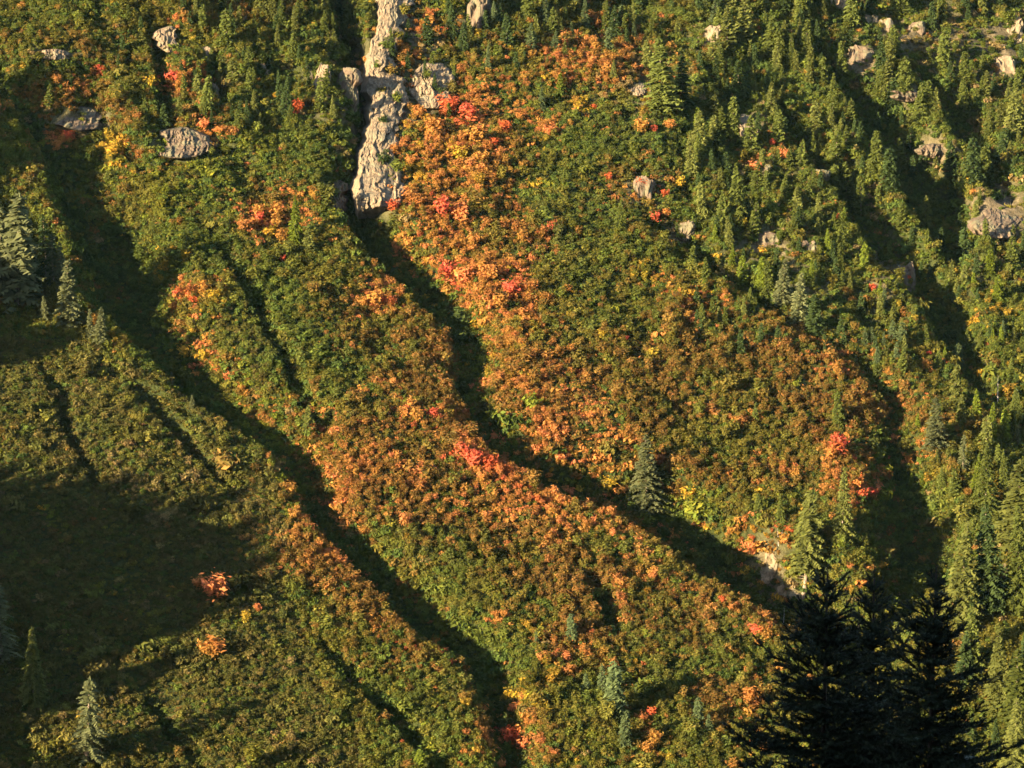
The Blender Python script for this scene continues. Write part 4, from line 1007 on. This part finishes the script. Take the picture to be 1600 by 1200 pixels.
# ------------------------------------------------------------------ bright bushes that stand out singly
BUSHES = [  # u, v of the foot, height px, colour, label
    (465, 178, 24, 'red', 'crimson bush below the dark conifers left of the chasm'), (461, 188, 12, 'red', 'small red sprig under the crimson bush'), (431, 162, 20, 'yellow', 'golden orange bush left of the crimson one'),
    (402, 144, 10, 'yellow', 'tiny yellow bush between conifers above the golden one'), (404, 131, 9, 'orange', 'tiny red orange bush above the tiny yellow one'),
    (156, 122, 18, 'red', 'small scarlet bush above the rusty shrub band'), (108, 222, 20, 'red', 'dark red bush beside an orange one under the grey rock band'), (90, 236, 20, 'orange', 'orange bush left of the dark red one'),
    (176, 255, 30, 'yellow', 'golden bush standing over the left shade'), (205, 250, 14, 'orange', 'small orange bush right of the golden one'), (276, 40, 14, 'orange', 'orange bush on top of the rounded pale crag'),
    (286, 132, 16, 'orange', 'orange bush in the gap below the rounded crag'), (272, 142, 9, 'red', 'small red bush beside the pale gap stones'), (292, 148, 12, 'orange', 'low orange bush below the gap bush'),
    (345, 214, 20, 'orange', 'bright orange bush at the right end of the columnar face'), (318, 208, 24, 'orange', 'orange bush on top of the columnar face'), (330, 240, 20, 'rust', 'russet bush at the foot of the columnar face'),
    (78, 52, 12, 'orange', 'small orange bush above the long pale ledge'), (380, 22, 16, 'rust', 'russet bush above the pale rock tooth'),
    (586, 482, 30, 'orange', 'bright orange bush on the middle rib'), (566, 484, 20, 'orange', 'smaller orange bush touching the bright one on the middle rib'), (600, 480, 18, 'red', 'reddish bush right of the bright orange one'), (548, 498, 18, 'rust', 'russet bush downhill left of the bright orange one'),
    (316, 466, 30, 'orange', 'orange yellow bush at the edge of the left shade'), (288, 470, 22, 'red', 'scarlet bush left of the orange yellow one'), (300, 482, 18, 'red', 'second scarlet bush below the first at the shade edge'), (335, 472, 24, 'yellow', 'yellow green bush right of the orange yellow one'),
    (338, 592, 18, 'red', 'red bush on the strip beside the meadow ravine'), (355, 600, 16, 'red', 'red bush downhill of the first on the ravine strip'), (318, 570, 22, 'yellow', 'yellow bush uphill of the red pair on the ravine strip'), (385, 628, 18, 'orange', 'orange bush on the bank below the red pair'), (410, 660, 14, 'red', 'small red bush lower down the same bank'),
    (338, 940, 52, 'orange', 'large orange bush alone in the shaded meadow'), (312, 922, 26, 'orange', 'left lobe bush beside the large orange one in the meadow'), (335, 1035, 42, 'orange', 'orange bush lower in the shaded meadow, on the lit streak'), (318, 1030, 30, 'orange', 'orange bush left of the lower meadow one'),
    (384, 974, 24, 'yellow', 'yellow green bush in the meadow right of the orange ones'), (402, 958, 16, 'orange', 'tiny orange bush above the yellow green meadow one'), (418, 905, 18, 'rust', 'russet bush at the meadow border'),
    (432, 352, 34, 'orange', 'orange bush on the left rib top'), (406, 352, 24, 'red', 'red bush left of the orange rib bush'), (418, 376, 22, 'yellow', 'yellow bush below the red rib bush'), (440, 382, 26, 'orange', 'orange bush beside the bright conifer'), (441, 412, 16, 'red', 'small red bush below the bright conifer'), (430, 320, 24, 'rust', 'russet bush above the orange rib bush'),
    (742, 730, 34, 'red', 'crimson bush on the rim of the main ravine'), (766, 742, 32, 'red', 'deep red bush at the ravine edge right of the crimson one'), (722, 718, 30, 'red', 'pinkish red bush left of the crimson one'), (752, 762, 26, 'orange', 'orange bush just below the crimson one'), (735, 692, 34, 'rust', 'soft russet bush above the crimson one'),
    (650, 660, 26, 'orange', 'orange red bush on the middle rib above the ravine bend'), (678, 656, 22, 'red', 'red bush right of the orange red one at the bend'), (632, 655, 20, 'orange', 'orange bush left of the orange red one at the bend'),
    (856, 216, 22, 'orange', 'orange bush alone on the upper green slope'), (811, 190, 16, 'orange', 'small orange bush left of the lone upper one'), (908, 172, 16, 'yellow', 'yellow bush in the upper slope'), (928, 172, 10, 'red', 'tiny red bush right of the upper yellow one'), (788, 210, 22, 'red', 'red bush at the right end of the maple patch'), (772, 236, 22, 'red', 'scarlet bush on the lower right of the maple patch'),
    (1002, 210, 30, 'orange', 'tall orange bush below the pale slab'), (1022, 210, 14, 'red', 'small red bush right of the tall orange one'), (1046, 205, 20, 'orange', 'orange bush under the twin conifers'),
    (700, 180, 36, 'red', 'big red maple in the upper patch under the cliff'), (735, 195, 36, 'red', 'second big red maple right of the first'), (655, 190, 28, 'orange', 'orange maple at the left of the upper patch'), (680, 215, 34, 'orange', 'orange maple below the first big red one'), (745, 232, 36, 'orange', 'orange maple in the middle of the upper patch'), (720, 255, 32, 'yellow', 'yellow maple at the foot of the upper patch'), (755, 262, 28, 'orange', 'low orange maple at the foot of the upper patch'),
    (620, 245, 22, 'orange', 'orange bush at the cliff shoulder'), (640, 262, 20, 'orange', 'second orange bush below the cliff shoulder'), (615, 342, 24, 'red', 'red bush beneath the lowest cliff face'), (655, 325, 22, 'orange', 'orange bush right of the lowest cliff face'), (690, 345, 40, 'red', 'pinkish maple in the central band'), (720, 350, 40, 'orange', 'tall orange maple in the central band'), (740, 325, 30, 'rust', 'russet maple above the tall orange one'),
    (702, 445, 40, 'red', 'pink red maple on the ravine bank of the central band'), (728, 450, 36, 'orange', 'orange maple right of the pink red one'), (765, 440, 30, 'orange', 'orange maple in the central band near a red pair'), (798, 465, 32, 'red', 'red maple at the right of the central band'), (780, 490, 30, 'orange', 'orange maple below the red one'), (640, 400, 22, 'orange', 'small orange maple above the ravine bend'), (815, 385, 26, 'orange', 'orange bush up the slope from the central band'), (840, 372, 14, 'red', 'small red bush above that orange one'),
    (938, 532, 18, 'yellow', 'golden bush in the wide green slope'), (975, 535, 14, 'red', 'small pinkish bush right of the golden one'), (1080, 505, 18, 'orange', 'orange bush on the right of the wide slope'), (1075, 470, 20, 'yellow', 'yellow orange bush near the gully rim'), (1150, 668, 20, 'orange', 'bright orange bush in the rust slope'), (1100, 552, 12, 'yellow', 'little yellow bush on the rust slope'),
    (1310, 712, 40, 'red', 'red bush by the dark creek rim'), (1298, 725, 30, 'orange', 'orange bush left of the creek rim red one'), (1346, 788, 26, 'red', 'red bush just above the dark creek'), (1340, 765, 22, 'orange', 'orange bush above the creek side red one'), (1242, 752, 22, 'orange', 'orange bush uphill of the spreading conifer'), (1418, 730, 16, 'orange', 'small orange bush lit inside the ravine'), (1386, 725, 12, 'red', 'small red bush at the ravine lip'),
    (950, 780, 34, 'yellow', 'golden bush on the far bank of the ravine'), (1150, 850, 24, 'orange', 'orange bush on the bank left of the spreading conifer'), (1090, 815, 36, 'lime', 'lime green bush right of the lone grey conifer'), (1075, 800, 28, 'yellow', 'yellow green bush touching the lime one'),
    (772, 972, 16, 'orange', 'tiny bright orange bush in the lower green slope'), (884, 1038, 22, 'orange', 'orange bush in the lower thicket'), (912, 1030, 24, 'orange', 'orange bush right of the first in the lower thicket'), (1016, 1122, 20, 'red', 'vivid red sprig in a dark gap'), (1022, 1165, 30, 'orange', 'yellow orange bush below the vivid red sprig'), (803, 1170, 40, 'red', 'red orange bush by the lower ravine'), (820, 1180, 30, 'orange', 'orange bush right of the red orange one'), (795, 1100, 30, 'yellow', 'yellow bush beside the lower ravine'), (1165, 1105, 36, 'orange', 'orange bush left of the foreground tree'), (1192, 1005, 30, 'orange', 'orange bush above the foreground tree branches'), (1180, 995, 22, 'red', 'small red bush left of that orange one'), (1128, 948, 14, 'red', 'red bush on the rib crest'),
    (1452, 558, 10, 'red', 'tiny red bush in the right thicket'), (1490, 570, 14, 'red', 'scarlet bush uphill of the snag'), (1446, 578, 20, 'orange', 'orange bush on the right slope'), (1250, 235, 14, 'orange', 'orange bush by the diagonal gully'), (1228, 250, 22, 'orange', 'orange bush below the bright blocky crag'), (1178, 275, 24, 'orange', 'orange bush beside the flat tan ledge'), (1206, 232, 14, 'red', 'red bush right below the blocky crag'), (1158, 140, 14, 'orange', 'small orange bush high on the right slope'), (1324, 290, 12, 'red', 'red bush across the diagonal gully'), (1310, 350, 12, 'red', 'tiny red bush at the mid right'), (1572, 295, 12, 'rust', 'russet bush above the big tan slab'), (1364, 455, 14, 'red', 'lone red bush beside the shaded slab'), (1040, 312, 16, 'red', 'red bush beside the middle right clump'), (1025, 350, 22, 'red', 'red bush above the low tan boulder'), (1040, 345, 18, 'orange', 'orange bush touching the one above the tan boulder'), (1062, 300, 24, 'yellow', 'yellow bush at the left of the middle right clump'), (950, 288, 16, 'red', 'red bush left of the brown rubble patch'), (1000, 300, 22, 'red', 'pinkish bush over the brown rubble patch'),
    (715, 508, 26, 'dark', 'round dark green shrub in the ravine bed'), (722, 540, 30, 'dark', 'second round dark green shrub in the ravine bed'), (745, 500, 20, 'green', 'green shrub on the ravine edge'),
    (832, 642, 26, 'lime', 'isolated fresh green shrub on the orange slope'),
]
ci = {p: i for i, p in enumerate(PAL)}
P = cast([b[0] for b in BUSHES], [b[1] for b in BUSHES])
for (u, v, hpx, c, lab), p in zip(BUSHES, P):
    protos = SPIKY if c in ('red', 'orange', 'rust', 'yellow') else BUSHY
    o = bpy.data.objects.new('bush', random.choice(protos).data)
    COL.objects.link(o)
    o.location = (p[0], p[1], p[2] - 0.1)
    hm = hpx / 800 * HALF * p[1]
    s = hm / (3.7 if protos is SPIKY else 2.7)
    o.scale = (s * random.uniform(1.0, 1.35), s * random.uniform(1.0, 1.35), s * 1.05)
    o.rotation_euler = (random.gauss(0, .1), random.gauss(0, .1), random.uniform(0, 6.28))
    ca, cb = random.choice(PAL[c]); k = random.uniform(0.95, 1.2)
    o['cola'] = [x * k * 1.2 for x in ca] + [1.0]; o['colb'] = [x * k for x in cb] + [1.0]
    tag(o, lab, 'bush', 'bright bushes standing out on the slope')
    LAND.append((u, v - hpx / 2, 'the ' + lab.split(' on ')[0].split(' in ')[0].split(' at ')[0] if False else None))
LAND = [l for l in LAND if l[2]]

# green shrubs that cling to the ledges of the cliff
for i, (u, v, hpx, c, lab) in enumerate([
        (604, 78, 16, 'green', 'small green shrub on the cliff face, highest of the ledge shrubs'), (622, 62, 14, 'olive', 'olive shrub on a ledge near the top of the cliff'), (588, 112, 12, 'green', 'small green shrub at the chasm edge of the cliff'),
        (612, 118, 16, 'rust', 'rusty shrub on the middle of the pale cliff'), (596, 150, 12, 'olive', 'tiny olive shrub in a crack of the pale cliff'), (620, 160, 16, 'green', 'green shrub on the right shoulder of the pale cliff'),
        (600, 196, 15, 'dark', 'dark shrub where the upper cliff meets the lower one'), (584, 222, 10, 'green', 'tiny green shrub on the lower cliff ledge'), (600, 262, 20, 'dark', 'dark spreading shrub on top of the lowest rock block'),
        (622, 268, 20, 'green', 'green shrub right of the dark one on the lowest rock block'), (578, 286, 15, 'dark', 'dark shrub hanging on the left of the lowest rock block'), (668, 122, 12, 'green', 'green shrub on the separate right hand cliff block'),
        (632, 22, 16, 'olive', 'olive shrub beside the bright cliff top'), (690, 148, 11, 'dark', 'tiny dark shrub in front of the right hand cliff block')]):
    p = cast(u, v)[0]
    p = p * (1 - 5.0 / np.linalg.norm(p))
    o = bpy.data.objects.new('bush', random.choice(BUSHY).data); COL.objects.link(o)
    o.location = p
    s = hpx / 800 * HALF * p[1] / 2.6
    o.scale = (s * 1.25, s * 0.9, s); o.rotation_euler = (0, 0, random.uniform(0, 6.28))
    ca, cb = random.choice(PAL[c])
    o['cola'] = [*ca, 1.0]; o['colb'] = [*cb, 1.0]
    tag(o, lab, 'bush', 'shrubs on the cliff ledges')

# ------------------------------------------------------------------ the many smaller conifers
REGIONS = [  # polygon box (u0, u1, v0, v1), how many, height px range, kinds, tints
    (760, 1140, -5, 130, 46, (28, 58), ('young', 'cedar', 'fir', 'spruce'), ('green', 'dark', 'olive', 'blue')),
    (1080, 1330, 0, 330, 70, (32, 66), ('young', 'cedar', 'cedar', 'fir'), ('green', 'olive', 'green', 'dark')),
    (1300, 1600, 10, 420, 84, (32, 64), ('young', 'cedar', 'cedar'), ('green', 'olive', 'green', 'dark')),
    (1080, 1360, 330, 480, 22, (28, 56), ('young', 'cedar', 'fir'), ('green', 'olive', 'lime')),
    (1360, 1600, 420, 640, 40, (24, 46), ('young', 'cedar'), ('green', 'olive', 'lime', 'blue')),
    (300, 560, 10, 210, 48, (34, 66), ('spruce', 'cedar', 'fir', 'cedar'), ('dark', 'green', 'green', 'olive')),
    (0, 300, 30, 220, 14, (24, 44), ('cedar', 'young'), ('green', 'dark')),
    (560, 720, 50, 190, 12, (22, 40), ('cedar', 'spruce'), ('dark', 'green')),
    (1430, 1600, 640, 800, 14, (34, 60), ('cedar', 'young', 'spruce'), ('olive', 'lime', 'green')),
    (1500, 1600, 950, 1200, 6, (60, 110), ('spruce', 'fir'), ('dark', 'green')),
]
cand = []
for (u0, u1, v0, v1, n, hr, ks, ts) in REGIONS:
    pl = []
    tries = 0
    while len(pl) < n and tries < n * 40:
        tries += 1
        u = random.uniform(u0, u1); v = random.uniform(v0, v1)
        hp = random.uniform(*hr) * random.choice((0.6, 0.75, 1, 1, 1.2))
        if soil_at(np.array([u]), np.array([v]))[0] > 0.55 and random.random() < 0.8: continue
        if any(abs(u - l[0]) < 26 and -4 < l[1] - v < 34 for l in LAND if 'rock' in l[2] or 'slab' in l[2] or 'crag' in l[2]) : continue
        if any(abs(u - q[0]) < 13 and abs(v - q[1]) < 13 for q in pl + [(t[0], t[1]) for t in TREES]): continue
        if 1000 < u < 1110 and 20 < v < 200: continue
        if u < 150 and v > 200: continue
        pl.append((u, v, hp, random.choice(ks), random.choice(ts)))
    cand += pl
cand.sort(key=lambda c: -c[2])
NIND = 300 - len(TREES)
USED = {}
def wording(u, v, hp, key, tint):
    size = 'tiny' if hp < 24 else 'small' if hp < 36 else 'mid sized' if hp < 54 else 'tall'
    near = sorted(LAND, key=lambda l: (l[0] - u) ** 2 + (l[1] - v) ** 2)[:8]
    for l in near:
        du, dv = l[0] - u, l[1] - (v - hp / 2)
        rel = ('left of' if du > 0 else 'right of') if abs(du) > abs(dv) * 1.3 else ('above' if dv > 0 else 'below')
        far = 'just ' if math.hypot(du, dv) < 45 else 'well ' if math.hypot(du, dv) > 130 else ''
        s = f"{size} {SHAPE[key]} {WORD[tint]} conifer {far}{rel} {l[2]}"
        if s not in USED and len(s.split()) <= 16:
            USED[s] = 1
            return s
    return s
P = cast([c[0] for c in cand], [c[1] for c in cand])
for c, p in list(zip(cand, P))[:NIND]:
    u, v, hp, key, tint = c
    put_conifer(p, hp / 800 * HALF * p[1], key, tint, wording(*c), 'smaller conifers scattered over the crags and slopes', random.uniform(1.0, 1.3))

def in_hollow(p):
    x, y = p[0], p[1]
    m = [float(ground(x + a, y + b) - base_height(x + a, y + b)) for a, b in ((14, 10), (-14, -10), (0, 0))]
    return m[2] < 0.5 * (m[0] + m[1]) - 3.5

# the rest of the small conifers, and the wood on the ridge outside the picture that throws the long streaks of shade
WOOD = bpy.data.collections.new('wood_shapes')
for k in ('cedar', 'fir', 'young'):
    for hh, crown, trunk in KINDS[k][:2]:
        o = bpy.data.objects.new('wood_%d' % len(WOOD.objects), crown); WOOD.objects.link(o)
HG = [14, 14, 22, 22, 10, 10]
rest = list(zip(cand, P))[NIND:]
extra_uv = [(random.uniform(1080, 1640), random.uniform(-60, 560)) for _ in range(270)] + [(random.uniform(700, 1100), random.uniform(-70, 60)) for _ in range(60)] + [(random.uniform(280, 560), random.uniform(-60, 190)) for _ in range(60)]
PE = cast([e[0] for e in extra_uv], [e[1] for e in extra_uv])
wp, wk, ws, wr, wa, wb = [], [], [], [], [], []
def wood(p, hm, k, tint):
    ca, cb = TINT[tint]; b = random.lognormvariate(0, .15)
    wp.append((p[0], p[1], p[2] - .3)); wk.append(k); ws.append(hm / HG[k]); wr.append((0, 0, random.uniform(0, 6.28)))
    wa.append([x * b for x in ca] + [1]); wb.append([x * b for x in cb] + [1])
for c, p in rest:
    wood(p, c[2] / 800 * HALF * p[1], random.choice((0, 1, 4, 5)), c[4])
for e, p in zip(extra_uv, PE):
    if soil_at(np.array([e[0]]), np.array([e[1]]))[0] > 0.5 or in_hollow(p): continue
    wood(p, random.uniform(18, 42) / 800 * HALF * p[1], random.choice((0, 1, 4, 5)), random.choice(('green', 'olive', 'dark', 'dark')))
scatter('conifer_wood', wp, wk, ws, wr, wa, wb, WOOD, 'mass of small green conifers filling the upper slopes')
wp, wk, ws, wr, wa, wb = [], [], [], [], [], []
for i in range(230):
    s = random.uniform(RS[0], RS[-1]); off = random.uniform(-9, 9)
    if GROVE[0] < s < GROVE[1]: continue
    if s < LOWER and random.random() < 0.65: continue
    x = np.interp(s, RS, RX) + SUN_DIR[0] * off; y = np.interp(s, RS, RY) + SUN_DIR[1] * off
    z = float(height(np.array([x]), np.array([y]))[0])
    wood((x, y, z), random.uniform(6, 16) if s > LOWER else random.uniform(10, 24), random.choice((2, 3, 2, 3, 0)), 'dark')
scatter('ridge_wood', wp, wk, ws, wr, wa, wb, WOOD, 'wood on the shading ridge beside the meadow')

# ------------------------------------------------------------------ the dark young firs in the foreground
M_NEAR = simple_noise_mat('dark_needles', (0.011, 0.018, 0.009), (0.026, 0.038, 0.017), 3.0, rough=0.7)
def near_fir(x, y, tip_z, seed, label, spread=0.50, dens=1.0, first=0.0):
    r = np.random.default_rng(seed)
    gz = float(height(np.array([x]), np.array([float(y)]))[0])
    H = tip_z - gz
    NV, NF, TV, TF = [], [], [], []
    def stick(p, q, r0, r1):
        d = q - p; L = np.linalg.norm(d); d = d / L
        s = np.cross(d, [0.3, 0.5, 0.81]); s /= np.linalg.norm(s); t = np.cross(d, s)
        b = len(TV)
        for c, rad in ((p, r0), (q, r1)):
            for k in range(3):
                a = k * 2.094
                TV.append(c + (s * math.cos(a) + t * math.sin(a)) * rad)
        for k in range(3):
            TF.append([b + k, b + (k + 1) % 3, b + 3 + (k + 1) % 3, b + 3 + k])
    def shoot(p, q, thick=1.0, per=170):
        d = q - p; L = np.linalg.norm(d)
        if L < 0.02: return
        d = d / L
        stick(p, q, 0.006 * thick, 0.003)
        n = int(L * per * dens) + 4
        for i in range(n):
            t = i / n
            c = p + d * L * t
            a = r.normal(0, 1, 3); a -= d * a.dot(d); a /= np.linalg.norm(a)
            tip = c + (a * 0.75 + d * r.uniform(0.35, 0.9) + np.array([0, 0, 0.10])) * 0.060 * r.uniform(0.7, 1.2)
            w = np.cross(a, d) * 0.0085
            b = len(NV)
            NV.extend([c - w, c + w, tip]); NF.append([b, b + 1, b + 2])
    def branch(p, az, L, elev):
        pts = [p]; n = max(2, int(L / 0.18)); seg = L / n
        e = elev
        for i in range(n):
            e2 = e + (0.35 if i > n * 0.55 else -0.05)
            d = np.array([math.cos(az) * math.cos(e2), math.sin(az) * math.cos(e2), math.sin(e2)]) + r.normal(0, .06, 3)
            pts.append(pts[-1] + d * seg)
        for i in range(n):
            shoot(pts[i], pts[i + 1], 1.0 + 1.2 * (1 - i / n))
            if i >= (1 if n > 3 else 0):
                for sg in (-1, 1):
                    l2 = 0.55 * (L - i * seg) * r.uniform(0.5, 1.0) + 0.05
                    if r.uniform() < 0.12: continue
                    az2 = az + sg * r.uniform(0.6, 1.0); e3 = elev * 0.5 + r.uniform(-0.05, 0.45)
                    d2 = np.array([math.cos(az2) * math.cos(e3), math.sin(az2) * math.cos(e3), math.sin(e3)])
                    q = pts[i] + d2 * l2
                    shoot(pts[i], q, 0.8)
                    if l2 > 0.22:
                        for k in range(int(l2 / 0.13)):
                            sg2 = 1 if k % 2 else -1
                            az3 = az2 + sg2 * r.uniform(0.5, 0.9); m = pts[i] + d2 * l2 * (0.3 + 0.6 * (k + .5) / max(1, int(l2 / 0.13)))
                            d3 = np.array([math.cos(az3), math.sin(az3), r.uniform(0, 0.5)])
                            shoot(m, m + d3 * l2 * 0.38, 0.6)
    # leader
    shoot(np.array([0, 0, H - 0.42]), np.array([0, 0, H]), 1.5, 120)
    z = 0.30
    while z < 3.5:
        nb = r.integers(6, 9) if z > 0.65 else 4
        a0 = r.uniform(0, 6.28)
        for k in range(nb):
            L = (0.14 + spread * z) * r.uniform(0.55, 1.28)
            branch(np.array([0, 0, H - z + r.normal(0, 0.03)]), a0 + 6.283 * k / nb + r.normal(0, .2), L, max(0.12, 0.95 - 0.42 * z) + r.normal(0, .1))
        if z > 0.7:
            for k in range(3):
                branch(np.array([0, 0, H - z - 0.14 + r.normal(0, 0.05)]), r.uniform(0, 6.28), (0.10 + spread * z * 0.55) * r.uniform(0.6, 1.1), max(0.2, 0.9 - 0.4 * z))
        z += 0.22 + 0.02 * z
    root = bpy.data.objects.new('young_fir', None); COL.objects.link(root); root.location = (x, y, gz)
    tag(root, label, 'fir tree', 'dark firs in the foreground')
    tv, tf = trunk_mesh(H - 0.1, 0.16, seed)
    tv[:, 0:2] *= np.interp(tv[:, 2], [0, H - 4, H], [1.0, 1.0, 1.0])[:, None]
    mesh_obj('trunk', tv, tf, [M_BARK_DARK], root, smooth_faces=True)
    mesh_obj('twigs', np.array(TV), np.array(TF), [M_BARK_DARK], root)
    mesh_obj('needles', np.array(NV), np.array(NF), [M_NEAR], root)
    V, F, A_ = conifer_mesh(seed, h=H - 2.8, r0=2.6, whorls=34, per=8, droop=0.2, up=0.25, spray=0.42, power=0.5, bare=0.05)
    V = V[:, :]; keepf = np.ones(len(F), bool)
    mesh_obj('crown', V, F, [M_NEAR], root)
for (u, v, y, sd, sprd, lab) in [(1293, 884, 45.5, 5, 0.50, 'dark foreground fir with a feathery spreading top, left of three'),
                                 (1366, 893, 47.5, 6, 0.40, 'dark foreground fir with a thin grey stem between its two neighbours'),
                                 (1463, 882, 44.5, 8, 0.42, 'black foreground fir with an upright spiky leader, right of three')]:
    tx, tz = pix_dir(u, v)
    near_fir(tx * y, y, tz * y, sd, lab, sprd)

# ------------------------------------------------------------------ thin evening air
def haze_box():
    lo = [float(XX.min()) - 5, float(YY.min()) - 5, float(ZZ.min()) - 1]; hi = [float(XX.max()) + 5, float(YY.max()) + 5, float(ZZ.max()) + 40]
    V = [(x, y, z) for x in (lo[0], hi[0]) for y in (lo[1], hi[1]) for z in (lo[2], hi[2])]
    F = [(0, 1, 3, 2), (4, 6, 7, 5), (0, 4, 5, 1), (2, 3, 7, 6), (0, 2, 6, 4), (1, 5, 7, 3)]
    m, nt, N, L = new_mat('haze')
    out = N.new('ShaderNodeOutputMaterial'); pv = N.new('ShaderNodeVolumePrincipled')
    pv.inputs['Color'].default_value = (0.45, 0.75, 1.0, 1); pv.inputs['Density'].default_value = HAZE; pv.inputs['Anisotropy'].default_value = 0.0
    L.new(pv.outputs[0], out.inputs['Volume'])
    o = mesh_obj('haze', V, F, [m])
    tag(o, 'thin bluish evening haze over the valley', kind='stuff')
HAZE = 0.000004
haze_box()
